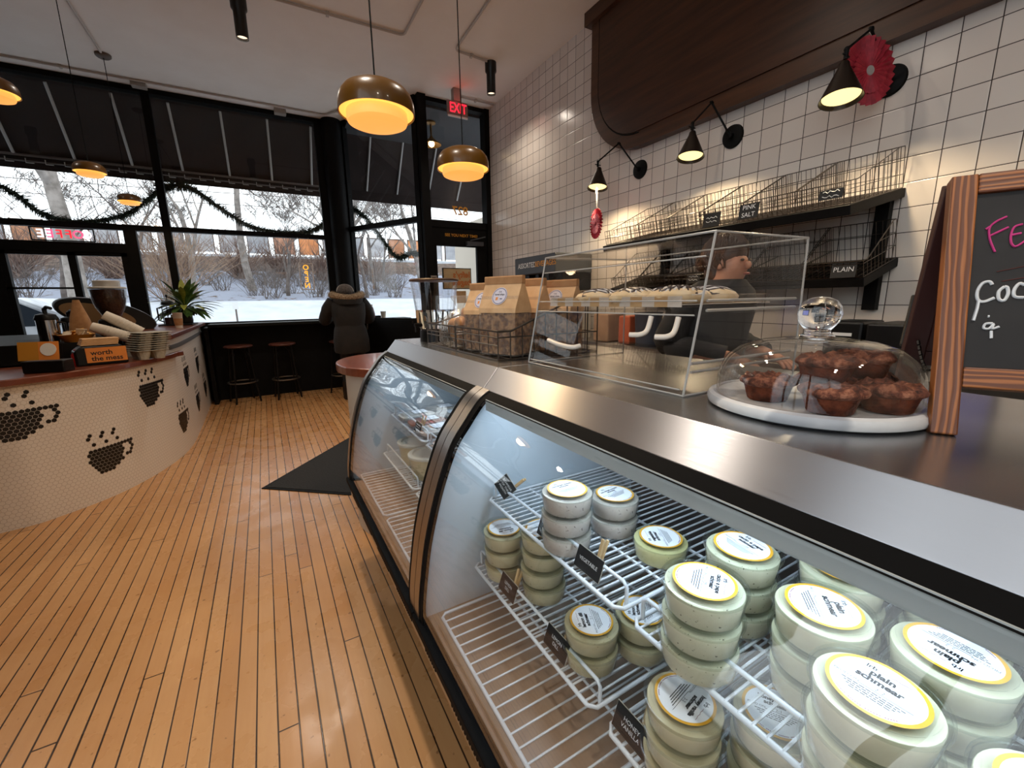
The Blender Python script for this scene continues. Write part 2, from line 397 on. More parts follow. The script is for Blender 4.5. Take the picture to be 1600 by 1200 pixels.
# round steel column at the corner and the angled bay
b = MB().lathe([(.13, 0), (.13, CEIL)], (1.12, YF - .06, 0), 24)
b.box(1.0, 1.30, YF - .02, YF + .1, 0, CEIL); structure(b.build('trim_1', M_black, smooth=40))
A = Vector((1.26, YF - .02, 0)); Bq = Vector((1.96, YD + .02, 0)); D = (Bq - A).normalized(); Nn = Vector((D.y, -D.x, 0))
def ang(b, s0, s1, z0, z1, t=.07):
    p = [A + D * s0 - Nn * t / 2, A + D * s1 - Nn * t / 2, A + D * s1 + Nn * t / 2, A + D * s0 + Nn * t / 2]
    b.prism([q + Vector((0, 0, z0)) for q in p], (0, 0, z1 - z0)); return b
LA = (Bq - A).length
b = MB(); ang(b, 0, LA, 0, 1.03, .1); ang(b, 0, LA, 3.775, CEIL, .1); structure(b.build('wall_bay', M_black))
w = window(3); b = MB()
for s0, s1, z0, z1 in ((0, .08, 1.03, 3.775), (LA - .08, LA, 1.03, 3.775), (.08, LA - .08, 2.33, 2.40), (.08, LA - .08, 1.03, 1.06)): ang(b, s0, s1, z0, z1)
b.build('window_frame', M_black, w)
for z0, z1 in ((1.06, 2.33), (2.40, 3.775)):
    ang(MB(), .08, LA - .08, z0, z1, .006).build('window_pane', M_winglass, w)
# door wall
b = MB().box(1.94, 2.045, YD - .08, YD + .1, 0, CEIL).box(2.88, XW, YD - .05, YD + .1, 0, CEIL).box(2.04, 2.88, YD - .03, YD + .08, 2.27, 2.36).box(2.04, 2.88, YD - .03, YD + .08, 3.78, CEIL)
structure(b.build('wall_door', M_black))
MB().box(2.045, 2.88, YD + .02, YD + .026, 2.36, 3.78).build('transom_pane', M_winglass, bpy.data.objects['wall_door'])
for nm, vs in (('827', 0),):
    MB().text('827', .155, frame((2.50, YD + .012, 2.50), (1, 0, 0), (0, 0, 1)), 0, bold=.02, mirror=True).build('street_number', pm('gold_lettering', (206, 140, 30), .5), bpy.data.objects['wall_door'], fix=False)
dr = bpy.data.objects.new('door_1', None); COL.objects.link(dr); structure(dr); WL[dr.name] = Vector((0, 0, 0))
b = MB()
for x0, x1, z0, z1 in ((2.045, 2.12, 0, 2.27), (2.72, 2.88, 0, 2.27), (2.12, 2.72, 2.03, 2.27), (2.12, 2.72, 0, .35)): b.box(x0, x1, YD - .02, YD + .03, z0, z1)
b.build('door_leaf', M_black, dr)
MB().box(2.12, 2.72, YD, YD + .008, .35, 2.03).build('door_pane', M_winglass, dr)
MB().text('SEE YOU NEXT TIME!', .052, frame((2.49, YD - .022, 2.175), (1, 0, 0), (0, 0, 1)), bold=.01).build('lettering', bpy.data.materials['gold_lettering'], dr, fix=False)
b = MB().box(2.55, 2.80, YD - .08, YD - .02, 2.045, 2.10); b.rod((2.60, YD - .07, 2.11), (2.80, YD - .14, 2.16), .008, 6); b.build('door_closer', M_grayp, dr)
b = MB().rod((2.085, YD - .07, .9), (2.085, YD - .07, 1.25), .014, 10).rod((2.085, YD - .07, .93), (2.085, YD - .02, .93), .01).rod((2.085, YD - .07, 1.22), (2.085, YD - .02, 1.22), .01); b.build('door_handle', M_chrome, dr, smooth=40)
# skirting trim at the far right edge of the tiled wall, wooden sign soffit
structure(MB().box(XW - .03, XW, -.02, .03, 2.02, 2.36).build('trim_2', mottled('bronze_trim', (84, 66, 48), (98, 80, 60), 8, .5)))

# dark walnut soffit on the tiled wall
sf = thing('wall_panel', 'dark walnut wall panel with rounded lower corner above the tiled wall', 'wall panel', (XW, .4, 2.5))
def rr_outline(inset, zt, y_far=3.42, y_near=-3.2, zb=2.545, r=.62):
    y1 = y_far - inset; z0 = zb + inset; rad = r - inset; pts = [(y_near, z0), (y1 - rad, z0)]
    for k in range(1, 13):
        a = -PI / 2 + PI / 2 * k / 12; pts.append((y1 - rad + rad * math.cos(a), z0 + rad + rad * math.sin(a)))
    pts += [(y1, zt), (y_near, zt)]; return pts
po = rr_outline(0, CEIL); MB().prism([(XW - .005, y, z) for y, z in po], (-.075, 0, 0)).build('panel_band', M_panelband, sf)
pi_ = rr_outline(.115, CEIL); MB().prism([(XW - .075, y, z) for y, z in pi_], (-.016, 0, 0)).build('panel_field', M_panelwood, sf)
g1 = rr_outline(.105, CEIL)[1:-1]; MB().tube([(XW - .081, y, z) for y, z in g1], .006, 6).build('groove_line', M_blackm, sf)
MB().box(XW - .13, XW - .005, YB, 3.47, 3.72, CEIL).build('cornice', M_panelband, sf)
# ------------------------------------------------------------------ outside
M_snow = mottled('snow', (186, 192, 202), (200, 205, 212), 2, .8, .1)
M_hill = pm('snowy_hillside', (225, 230, 240), .9); t = NT(M_hill); P = t.sep(t.obj())
f = t.noise(t.vm('MULTIPLY', t.obj(), (1, .6, 1)), 2.2, 8, .72); br = t.smooth(P[1], 28.5, 31.5)
msk = t.smooth(t.math('ADD', f, t.math('MULTIPLY', br, .34)), .55, .64)
t.col(t.mix(msk, (140, 146, 162), t.ramp(t.noise(t.obj(), 5, 4), [(.3, (52, 42, 36)), (.7, (112, 92, 80))])))
prof = [(7.2, -.02), (8.6, -.02), (12.0, .0), (14, .5), (16, 1.0), (17.5, 1.34), (18.2, 1.42), (18.8, 1.36), (22, 1.62), (25, 2.02), (28, 2.5), (30, 3.2), (32.5, 4.1), (34, 4.36)]
def gz(y):
    for (a, za), (b_, zb) in zip(prof, prof[1:]):
        if a <= y <= b_: return za + (zb - za) * (y - a) / (b_ - a)
    return prof[-1][1] if y > 34 else 0
def ground(name, y0, y1, ny, mat, amp):
    b = MB(); xs = [-60 + 2 * i for i in range(61)]; ys = [y0 + (y1 - y0) * j / ny for j in range(ny + 1)]; vs = []
    for y in ys:
        for x in xs: vs.append((x, y, gz(y) + (amp * noise.noise(Vector((x * .35, y * .5, 3))) if y > y0 + .1 else 0)))
    n = len(xs); fs = [(j * n + i, j * n + i + 1, (j + 1) * n + i + 1, (j + 1) * n + i) for j in range(ny) for i in range(n - 1)]
    b.add(vs, fs); return structure(b.build(name, mat, smooth=60))
ground('snowy_street', 7.2, 18.0, 40, M_snow, .05)
ground('hillside', 18.0, 36.0, 60, M_hill, .14)
structure(MB().box(-60, 60, -40, 7.2, -.35, -.14).build('sidewalk', M_snow))
structure(MB().box(1.3, 5.0, YD + .1, 7.2, -.13, -.02).build('entry_step', pm('concrete', (150, 148, 144), .9)))
structure(MB().box(4.0, 4.4, 7.5, 9.5, -.1, 2.92).build('wall_outside', pm('pale_stucco', (196, 186, 172), .9)))

# awning
M_awn = mottled('brown_awning_canvas', (34, 23, 20), (41, 28, 25), 4, .9)
M_rib = pm('galvanised_rib', (190, 188, 186), .4)
aw = thing('awning', 'dark brown canvas awning with white ribs over the front windows', 'awning', (0, 7.1, 3))
YT, ZT, YO, ZO = 7.14, 3.79, 7.68, 3.09
def flat(b, P0, P1, P2, P3, t): 
    n = (P1 - P0).cross(P3 - P0).normalized() * t; b.prism([P0, P1, P2, P3], n); return b
b = MB(); V = Vector
flat(b, V((-4.6, YT, ZT)), V((1.45, YT, ZT)), V((1.45, YO, ZO)), V((-4.6, YO, ZO)), .012)
b.build('canopy', M_awn, aw)
MB().box(-4.6, 1.45, YO, YO + .012, 2.94, ZO).build('valance', M_awn, aw)
b = MB().rod((-4.6, YO - .03, 3.085), (1.45, YO - .03, 3.085), .016, 8)
b.rod((-4.6, YO - .03, 3.02), (1.45, YO - .03, 3.02), .009, 6); b.build('front_rail', pm('grey_strip', (120, 112, 110), .5, .3), aw)
for i, x in enumerate((-3.95, -3.42, -2.88, -2.35, -1.82, -1.27, -.74, -.2, .33, .87, 1.32)):
    MB().rod((x, YT, ZT - .035), (x, YO - .03, ZO + .005), .016, 6).build('rib', M_rib, aw)
for i in range(34):
    x = -4.3 + i * .17; MB().tube([(x, YO - .035, 3.05), (x, YO - .035, 3.0), (x + .07, YO - .035, 3.0)], .006, 5).build('lacing_hook', M_rib, aw)
aw2 = thing('awning', 'brown awning section over the recessed street door', 'awning', (2.2, 6.3, 3))
b = MB(); flat(b, V((1.3, YT, ZT)), V((5.0, YT - .02, ZT)), V((5.0, YO, ZO)), V((1.45, YO, ZO)), .012); b.build('canopy', M_awn, aw2)
b = MB().box(1.45, 5.0, YO, YO + .012, 2.94, ZO); b.build('valance', M_awn, aw2)
for x in (1.7, 2.2, 2.75, 3.3, 3.85): MB().rod((x, YT, ZT - .035), (x, YO - .03, ZO + .005), .014, 6).build('rib', M_rib, aw2)
structure(MB().box(1.3, 5.0, YD + .1, 7.2, 3.755, 3.9).build('entry_soffit', pm('dark_soffit', (52, 52, 55), .7)))

# porch light in the door recess
pl = thing('porch_light', 'small bare-bulb porch lamp hanging outside above the street door', 'lamp', (2.32, 6.2, 3.83))
MB().lathe([(.001, 3.757), (.07, 3.757), (.07, 3.735), (.015, 3.72), (.012, 3.58), (.03, 3.55), (.135, 3.47), (.138, 3.462)], (2.32, 6.2, 0), 24).build('shade', pm('brass_shade', (150, 112, 60), .4, .6), pl, smooth=40)
MB().sphere((2.32, 6.2, 3.475), .042, 14, 8).build('bulb', pm('lit_bulb', (255, 236, 200), .5, emit=(255, 226, 170), es=6), pl, smooth=60)

# fir garlands under the awning
M_fir = mottled('fir_needles', (30, 42, 30), (58, 66, 44), 40, .8)
def garland(pts, label, y=7.42, seed=1):
    rnd = random.Random(seed); c = crom([(x, y, z) for x, z in pts], 14); b = MB().tube(c, .012, 5)
    for i in range(len(c) - 1):
        for k in range(34):
            p = c[i].lerp(c[i + 1], rnd.random()); a = rnd.uniform(0, 2 * PI); d = Vector((rnd.uniform(-.6, .6), math.cos(a), math.sin(a) - .75)).normalized()
            L = rnd.uniform(.04, .13); q = p + d * L; s = d.orthogonal().normalized() * .006; s2 = d.cross(s).normalized() * .006
            b.add([p - s, p + s, p + s2 * 1.6, q], [(0, 1, 3), (1, 2, 3), (2, 0, 3)])
    return tag(b.build('fir_garland', M_fir, at=(pts[0][0], y, pts[0][1])), label, 'garland', 'fir garlands under the awning')
garland([(-3.4, 2.9), (-2.48, 2.69), (-2.16, 2.41), (-1.83, 2.33), (-1.38, 2.46), (-1.0, 2.79)], 'green fir garland swag in front of the leftmost upper panes', seed=1)
garland([(-1.0, 2.79), (-.92, 2.84), (-.66, 2.85), (-.36, 2.62), (0, 2.39), (.45, 2.34), (.75, 2.38), (1.01, 2.56), (1.2, 2.8)], 'green fir garland swag across the big front pane beside the column', seed=2)
garland([(1.25, 2.8), (1.5, 2.72), (1.75, 2.45), (2.05, 2.05), (2.3, 2.12), (2.6, 2.15), (2.75, 2.55)], 'green fir garland swag seen through the angled bay window', seed=3)

# trees and brush
M_bark = mottled('pale_bark', (112, 104, 98), (150, 142, 136), 5, .9)
M_barkd = mottled('dark_bark', (84, 76, 72), (116, 106, 101), 5, .9)
M_twig = mottled('tan_twigs', (116, 92, 76), (150, 126, 106), 3, .9)
M_twigp = mottled('purple_brown_twigs', (104, 84, 76), (138, 114, 102), 3, .9)
def tree(x, y, h, r, lean, label, seed, mat, mb_depth=5, first=.35, spread=.55, group='bare trees beyond the street'):
    rnd = random.Random(seed); b = MB(); z0 = gz(y) - .1
    def grow(p, d, L, rad, dep):
        n = 3 + (dep > 3); pts = [p]; rs = [rad]; q = p.copy(); dd = d.copy()
        for i in range(n):
            dd = (dd + Vector((rnd.uniform(-1, 1), rnd.uniform(-1, 1), rnd.uniform(-.5, .8))) * .14).normalized(); q = q + dd * L / n; pts.append(q.copy()); rs.append(rad * (1 - .42 * (i + 1) / n))
        b.tube(pts, rs, 8 if dep == mb_depth else (6 if dep > 2 else 4), cap=False)
        if dep <= 0: return
        kids = 3 + (dep < 3)
        for k in range(kids):
            i = rnd.randint(max(1, n - 2), n) if k else n
            az = rnd.uniform(0, 2 * PI); side = Vector((math.cos(az), math.sin(az) * .8, rnd.uniform(-.1, .5)))
            nd = (dd * (1 - spread) + side * spread + Vector((0, 0, .15))).normalized()
            grow(pts[i].copy(), nd, L * rnd.uniform(.56, .80), max(rs[i] * rnd.uniform(.46, .72), max(.004, .00032 * y)), dep - 1)
    grow(Vector((x, y, z0)), Vector((lean, 0, 1)).normalized(), h * first, r, mb_depth)
    return tag(b.build('bare_tree', mat, at=(x, y, z0), fix=False, smooth=60), label, 'tree', group)
tree(-4.35, 16.2, 13, .24, .03, 'pale thick-trunked bare tree standing behind the service window', 11, M_bark, 6)
tree(-7.2, 17.5, 13, .22, -.02, 'pale bare tree at the far left beyond the street', 12, M_bark, 6)
tree(-2.2, 20.5, 11, .12, .05, 'slim bare tree just left of the plant, beyond the street', 13, M_bark, 6, .3)
tree(-.3, 24, 13, .17, -.05, 'bare tree with broad foot on the snowy slope, mid big pane', 14, M_bark, 6, .42)
tree(2.6, 17, 12, .20, .06, 'pale bare tree with boughs across the big pane beside the column', 15, M_bark, 6, .3, .7)
tree(7.4, 22, 12, .16, -.12, 'bare tree leaning left seen through the angled bay', 16, M_bark, 6)
tree(8.2, 16, 11, .19, .22, 'pale bare tree leaning right seen through the transom above the door', 17, M_bark, 5)
tree(-10.8, 23, 12, .18, .02, 'bare tree half hidden by the far left window frame', 18, M_barkd, 5)
tree(3.6, 27, 9, .09, .0, 'thin dark bare tree high on the slope near the column', 19, M_barkd, 6, .3)
tree(-5.2, 27, 10, .10, .04, 'thin dark bare tree high on the slope behind the service window', 20, M_barkd, 6, .3)
tree(5.6, 25, 10, .1, .0, 'thin bare tree on the slope behind the angled bay', 21, M_barkd, 6, .3)
for i, (x, y, h, r, ln, lb) in enumerate(((-6.0, 21, 7.5, .10, .1, 'low-branching grey tree behind the service window, left of the thick trunk'), (-2.9, 23.5, 7.5, .09, -.1, 'low-branching grey tree above the big tan shrub'), (1.0, 21, 7.5, .09, .12, 'low-branching grey tree right of the broad-footed tree'),
        (4.2, 20.5, 7.5, .09, -.05, 'low-branching grey tree behind the column'), (-9.3, 21.5, 7.5, .09, .05, 'low-branching grey tree at the far left'), (6.6, 27, 8, .09, .06, 'low-branching grey tree beyond the street door'))):
    tree(x, y, h, r, ln, lb, 80 + i, M_barkd, 6, .26, .6)
def bush(x, y, n, h, sp, label, seed, mat, r=.012):
    rnd = random.Random(seed); b = MB(); z0 = gz(y) - .05
    for i in range(n):
        a = rnd.uniform(0, 2 * PI); L = h * rnd.uniform(.5, 1); d = Vector((math.cos(a) * sp * rnd.random(), math.sin(a) * sp * .6 * rnd.random(), 1)).normalized()
        p = Vector((x + rnd.uniform(-.3, .3), y + rnd.uniform(-.3, .3), z0)); pts = [p]
        for k in range(4): d = (d + Vector((rnd.uniform(-.25, .25), rnd.uniform(-.25, .25), -.02 * k))).normalized(); pts.append(pts[-1] + d * L / 4)
        b.tube(pts, [r, r * .85, r * .7, r * .5, r * .3], 3, cap=False)
        for k in (2, 3):
            e = (d + Vector((rnd.uniform(-.9, .9), rnd.uniform(-.6, .6), .2))).normalized(); b.tube([pts[k], pts[k] + e * L * .25, pts[k] + e * L * .4 + Vector((0, 0, .03))], [r * .6, r * .45, r * .25], 3, cap=False)
    return tag(b.build('bare_shrub', mat, at=(x, y, z0), fix=False), label, 'shrub', 'bare shrubs on the snowy slope')
bush(-2.5, 17.8, 90, 3.2, 1.2, 'large tan twiggy shrub behind the potted plant', 31, M_twig)
for i, (x, y, s, lb) in enumerate(((-.9, 28.6, 2.6, 'purple-brown shrub under the rail fence left of the broad-footed tree'), (1.3, 28.8, 2.6, 'purple-brown shrub under the rail fence right of the broad-footed tree'),
        (3.3, 28.4, 2.4, 'purple-brown shrub under the rail fence beside the column'), (-6.2, 28.5, 2.6, 'purple-brown shrub under the rail fence behind the service window'), (-9.5, 28.5, 2.6, 'purple-brown shrub under the rail fence at the far left'), (6.4, 28.2, 2.2, 'brown shrub under the rail fence seen through the angled bay'), (-3.6, 28.8, 2.4, 'purple-brown shrub under the rail fence above the big tan shrub'))):
    bush(x, y, 110, s, 1.5, lb, 40 + i, M_twigp, .02)
for i, (x, y) in enumerate(((-.2, 22.2), (1.2, 23.0), (2.4, 22.5), (4.9, 22), (.6, 25.3), (-1.6, 24.6), (6.6, 24.5), (3.3, 24.6), (-3.4, 23.4), (1.9, 26.3), (.2, 26.8), (4.4, 26.6), (-2.4, 26.4), (5.6, 23.4), (2.0, 20.4), (.4, 20.2), (3.5, 20.0), (5.4, 20.3), (-4.6, 25.6), (-6.4, 24.4), (-8.2, 25.5), (-7.4, 22.3))):
    bush(x, y, 34, 1.5, 1.1, 'low dark shrub poking through the snow on the slope', 60 + i, M_barkd, .011)
# railway viaduct along the top of the slope
M_conc = mottled('viaduct_concrete', (112, 110, 114), (134, 132, 136), 3, .9); M_rust = mottled('rusty_girder', (62, 48, 40), (90, 69, 56), 2, .9)
vd = structure(MB().box(-45, 45, 33.6, 37, 3.6, 4.15).build('railway_viaduct', M_rust))
MB().box(-45, 45, 33.4, 33.65, 4.15, 4.4).build('snow_ledge', M_snow, vd)
MB().box(-45, 45, 34.4, 37, 4.15, 4.5).build('viaduct_deck', M_conc, vd)
MB().box(-45, 45, 33.3, 33.7, 3.2, 3.6).build('viaduct_band', M_conc, vd)
cols = [(168, 116, 84), (206, 132, 82), (166, 166, 170), (152, 154, 160), (176, 126, 100), (172, 172, 174)]
MF = [mottled(f'rail_panel_{i}', c, tuple(min(255, x + 22) for x in c), 2, .8) for i, c in enumerate(cols)]
pat = [4, 0, 1, 1, 3, 0, 3, 2, 5, 3, 2, 2, 3, 4, 1, 2, 3, 2, 0, 1, 2, 3]
p0 = None
for i in range(22):
    x = -19 + i * 1.55; key = pat[i]
    o = thing('trackside_panel', ('rust-orange' if key in (0, 1, 4) else 'grey') + ' panel in the row along the elevated railway', 'panel', (x, 34.2, 4.5), group='trackside panels, rust-orange' if key in (0, 1, 4) else 'trackside panels, grey')
    MB().box(x, x + 1.2, 34.2, 34.32, 4.62, 5.95).build('panel', MF[key], o)
    MB().box(x - .04, x + .0, 34.18, 34.34, 4.5, 6.05).box(x + 1.2, x + 1.24, 34.18, 34.34, 4.5, 6.05).box(x, x + 1.2, 34.18, 34.34, 5.95, 6.02).build('panel_frame', M_rust, o)
# overhead wires
for i, (z, y) in enumerate(((7.3, 34), (8.0, 34), (9.2, 30), (10.4, 30))):
    tag(MB().tube(crom([(-40, y, z + .6), (-14, y, z), (12, y, z + .5), (40, y, z - .1)], 6), .02, 4).build('overhead_wire', M_barkd, at=(0, y, z)), ('lowest', 'second', 'third', 'topmost')[i] + ' overhead wire strung behind the bare trees', 'wire', 'overhead wires')
# parked cars
M_carw = mottled('snow_dusted_car_paint', (176, 180, 188), (222, 226, 232), 3, .5); M_carglass = pm('car_glass', (52, 58, 66), .15); M_tyre = pm('tyre_rubber', (24, 24, 25), .8)
def car(x, y, label, rz=0):
    c = thing('car', label, 'car', (0, 0, 0)); w = .84
    side = [(-2.1, .35), (-2.1, .8), (-1.9, .95), (-1.0, 1.02), (-.45, 1.45), (.75, 1.48), (1.45, 1.08), (2.05, .98), (2.15, .6), (2.1, .35)]
    MB().prism([(px, -w, pz) for px, pz in side], (0, 2 * w, 0)).build('body', M_carw, c, bevel=.06)
    MB().prism([(px, -w - .004, pz) for px, pz in ((-.85, 1.04), (-.4, 1.39), (.7, 1.42), (1.25, 1.08))], (0, 2 * w + .008, 0)).build('side_window', M_carglass, c)
    MB().prism([(-.98, y_, 1.06) for y_ in (-.7, .7)] + [(-.52, y_, 1.42) for y_ in (.62, -.62)], (-.03, 0, .02)).build('windscreen', M_carglass, c)
    for sx in (-1.35, 1.35):
        for sy in (-1, 1):
            b = MB(); yy = sy * (w - .06); b.tube([(sx, yy - .1, .33), (sx, yy + .1, .33)], .33, 20); b.build('wheel', M_tyre, c, smooth=40)
    c.location = (x, y, gz(y) - .03); c.rotation_euler = (0, 0, rz); return c
car(-8.4, 9.9, 'snow-dusted grey car parked outside behind the metal canister')
car(-3.75, 9.7, 'grey hatchback parked outside behind the plant and pitcher', .0)
sg = thing('street_sign', 'thin post with a small pale sign on the snowy street right of the plant', 'sign', (-.63, 13.5, gz(13.5)))
MB().rod((-.63, 13.5, gz(13.5)), (-.63, 13.5, 1.34), .022, 8).build('post', M_barkd, sg); MB().box(-.70, -.56, 13.46, 13.49, 1.16, 1.34).build('sign_plate', M_white, sg)
# ------------------------------------------------------------------ left coffee counter
CP = crom([(x, y, 0) for x, y in ((-3.6, 3.36), (-2.4, 3.36), (-1.49, 3.475), (-1.244, 3.578), (-.99, 3.85), (-.80, 4.30), (-.72, 4.75), (-.715, 5.4), (-.73, 6.2), (-.745, 6.88))], 12)
CS = [0]
for a, b_ in zip(CP, CP[1:]): CS.append(CS[-1] + (b_ - a).length)
def cpt(s):
    for i in range(len(CS) - 1):
        if s <= CS[i + 1]: break
    u = (s - CS[i]) / (CS[i + 1] - CS[i]); p = CP[i].lerp(CP[i + 1], u); d = (CP[i + 1] - CP[i]).normalized(); return p, d, Vector((d.y, -d.x, 0))
cc = thing('coffee_counter', 'curved coffee counter faced in white hexagon mosaic with black mug motifs', 'counter', (-1.2, 4.2, 0))
b = MB(); uv = []
for i, p in enumerate(CP):
    top = 1.03 if p.y > 4.43 else .86
    for z in (0.0, .43, .86, 1.03):
        b.v.append(Vector((p.x, p.y, min(z, top)))); uv.append((CS[i], min(z, top)))
for i in range(len(CP) - 1):
    for k in range(3): b.f.append([4 * i + k, 4 * (i + 1) + k, 4 * (i + 1) + k + 1, 4 * i + k + 1]); b.m.append(0)
b.build('mosaic_front', M_hex, cc, uv=uv, smooth=50)
inner = [(p.x, p.y, 0) for p in CP]
# end wall of the raised section
q0 = [p for p in CP if p.y > 4.43][0]
bw = MB(); bw.box(-.98, q0.x - .004, q0.y, q0.y + .06, .86, 1.03); bw.build('raised_end_wall', M_cream, cc)
MB().prism([(p.x - .02, p.y + (.03 if p.y < 4.3 else 0), 0.02) for p in CP] + [(-1.5, 6.88, .02), (-1.9, 4.6, .02), (-3.6, 4.2, .02)], (0, 0, .83)).build('carcass', M_cream, cc)
def top_poly(pts, z0, z1, name):
    MB().prism([(x, y, z0) for x, y in pts], (0, 0, z1 - z0)).build(name, M_counterwood, cc, bevel=.006)
edge = []
for i, p in enumerate(CP):
    if p.y > 4.66 and p.x > -.9: break
    pp, d, n = cpt(CS[i]); edge.append((p.x + n.x * .045, p.y + n.y * .045))
edge.append((-.655, 4.70)); edge += [(-.70, 4.72), (-.74, 4.5), (-1.0, 4.44), (-1.45, 4.2), (-2.2, 4.05), (-3.6, 4.05)]
top_poly(edge, .86, .90, 'countertop')
top_poly([(-.655, 4.28), (-.69, 6.95), (-1.28, 6.95), (-1.06, 4.62), (-.93, 4.36)], 1.03, 1.07, 'raised_top')
b = MB()
for i, p in enumerate(CP):
    pass
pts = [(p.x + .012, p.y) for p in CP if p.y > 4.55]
b.prism([(x, y, .925) for x, y in pts] + [(x - .02, y, .925) for x, y in reversed(pts)], (0, 0, .035)); b.build('grey_strip', pm('plain_grey', (88, 84, 84), .5), cc)  # thin grey strip along the raised front, a little below its top
MB().prism([(x, y, .90) for x, y in ((-.985, 4.40), (-1.10, 4.62), (-1.2, 5.9), (-2.6, 5.9), (-2.6, 4.30), (-1.35, 4.30))], (0, 0, .14)).build('back_ledge', M_blackm, cc, bevel=.004)
M_hexk = pm('black_hexagon_tile', (18, 17, 18), .35)
rows = [(0, 9), (0, 9), (0, 9), (0, 9), (0, 8), (1, 8), (1, 7), (2, 6)]
def mug(s0, z0):
    b = MB()
    def hx(c, r):
        s = s0 + (c + (.5 if r % 2 else 0)) * HEX; z = z0 + r * HEX * .866
        p, d, n = cpt(s); R = HEX * .455 / .866; vs = []
        for k in range(6):
            a = PI / 6 + k * PI / 3; vs.append(p + d * (R * math.cos(a)) + Vector((0, 0, z + R * math.sin(a))) + n * .0008)
        b.prism(vs, n * .0012)
    for r, (c0, c1) in enumerate(reversed(rows)):
        for c in range(c0, c1): hx(c, r)
    for c, r in ((9, 7), (10, 7), (11, 7), (11, 6), (11, 5), (11, 4), (10, 3), (9, 3), (8, 2)): hx(c, r)
    for c in (1, 4, 7): hx(c, 9); hx(c - 1, 11); hx(c, 12)
    return b.build('mosaic_mug', M_hexk, cc)
for s0 in (1.32, 2.18, 3.035, 3.89, 4.80): mug(s0, .545)
for s0 in (1.72, 2.575, 3.50, 4.36, 5.2): mug(s0, .195)

# machines and goods on the counter
T = .90; R_ = 1.07
t_ = thing('card_terminal', 'black payment box with a slanted clear holder of orange cards at the counter end', 'payment terminal', (-1.22, 3.75, T))
b = MB(); P0 = (-1.315, -1.115)
b.prism([(P0[0], 3.70, T), (P0[1], 3.655, T), (P0[1] + .02, 3.76, T), (P0[0] + .02, 3.80, T)], (0, 0, .075)); b.build('base_box', M_plast, t_, bevel=.006)
fr = frame((-1.235, 3.735, 1.035), (.975, -.22, 0), (.05, .2, .95))
b = MB(); b.box(-.115, .115, -.07, .07, -.006, 0, 0, fr); b.build('card_holder', M_acryl, t_)
b = MB(); b.box(-.10, .0, -.06, .055, .001, .004, 0, fr).box(.0, .10, -.06, .055, .001, .004, 1, fr); b.build('orange_card', [pm('amber_card', (190, 130, 40), .6), M_orange], t_)
b = MB(); b.lathe([(.04, .0), (.04, .004)], (0, 0, 0), 18, 0, fr @ Matrix.Translation((.05, .005, .004)), True, True); b.build('white_badge', M_white, t_)
t_ = thing('napkin_dispenser', 'black napkin dispenser carrying an orange worth-the-mess card', 'napkin dispenser', (-.99, 4.0, T))
fr = frame((-1.0, 3.955, T), (.93, .37, 0), (0, 0, 1))     # local x right, y up, z toward viewer
b = MB().prism([fr @ Vector(p) for p in ((-.14, .0, .0), (.13, .0, .0), (.13, .10, .0), (.10, .135, 0), (-.10, .135, 0), (-.14, .10, 0))], (fr.to_3x3() @ Vector((0, 0, -.14)))); b.build('housing', M_plast, t_, bevel=.012)
b = MB().box(-.085, .125, .02, .12, .001, .005, 0, fr); ca = b.build('card', M_orange, t_)
b = MB().text('worth', .045, fr @ Matrix.Translation((-.005, .085, .0056)), bold=.02).text('the mess', .045, fr @ Matrix.Translation((.02, .045, .0056)), bold=.02); b.build('lettering', M_text_k, ca, fix=False)
b = MB()
for k in range(5): b.box(-.10 + .004 * k, .09 + .003 * k, .138 + .009 * k, .145 + .009 * k, -.15, -.0 - .005 * k, 0, fr)
tag(b.build('napkin_stack', M_kraft, at=(-1.0, 4.0, T + .14)), 'short pile of kraft napkins on top of the black dispenser', 'napkins')
t_ = thing('drink_carrier', 'stack of grey pulp cup carriers beside the napkin dispenser', 'cup carriers', (-.80, 4.18, T))
M_pulp = mottled('grey_pulp', (150, 146, 136), (172, 168, 158), 50, .9)
proto = None
for k in range(9):
    lab = f"grey pulp cup carrier, {'bottom first second third fourth fifth sixth seventh top'.split()[k]} of the stack beside the napkin dispenser" if k in (0, 8) else f"grey pulp cup carrier, {['','second','third','fourth','fifth','sixth','seventh','eighth'][k]} from the bottom of the stack beside the napkin dispenser"
    if k == 0:
        bpy.data.objects.remove(t_); t_ = thing('drink_carrier', lab, 'cup carrier', (-.80, 4.185, T), .55, 'stacked pulp cup carriers')
        b = MB(); ox, oy, oz = -.80, 4.185, T
        b.box(ox - .10, ox + .10, oy - .10, oy + .10, oz + .065, oz + .07)
        for sx in (-.05, .05):
            for sy in (-.05, .05): b.lathe([(.043, .066), (.03, .0)], (ox + sx, oy + sy, oz), 10, 0, None, False, True)
        b.build('tray', M_pulp, t_, bevel=.003); proto = t_
    else: dup(proto, (-.80 + .004 * k, 4.185, T + .0165 * k), .55 + .02 * (k % 3), lab)
M_cup = mottled('paper_cup', (206, 196, 180), (216, 206, 192), 10, .7)
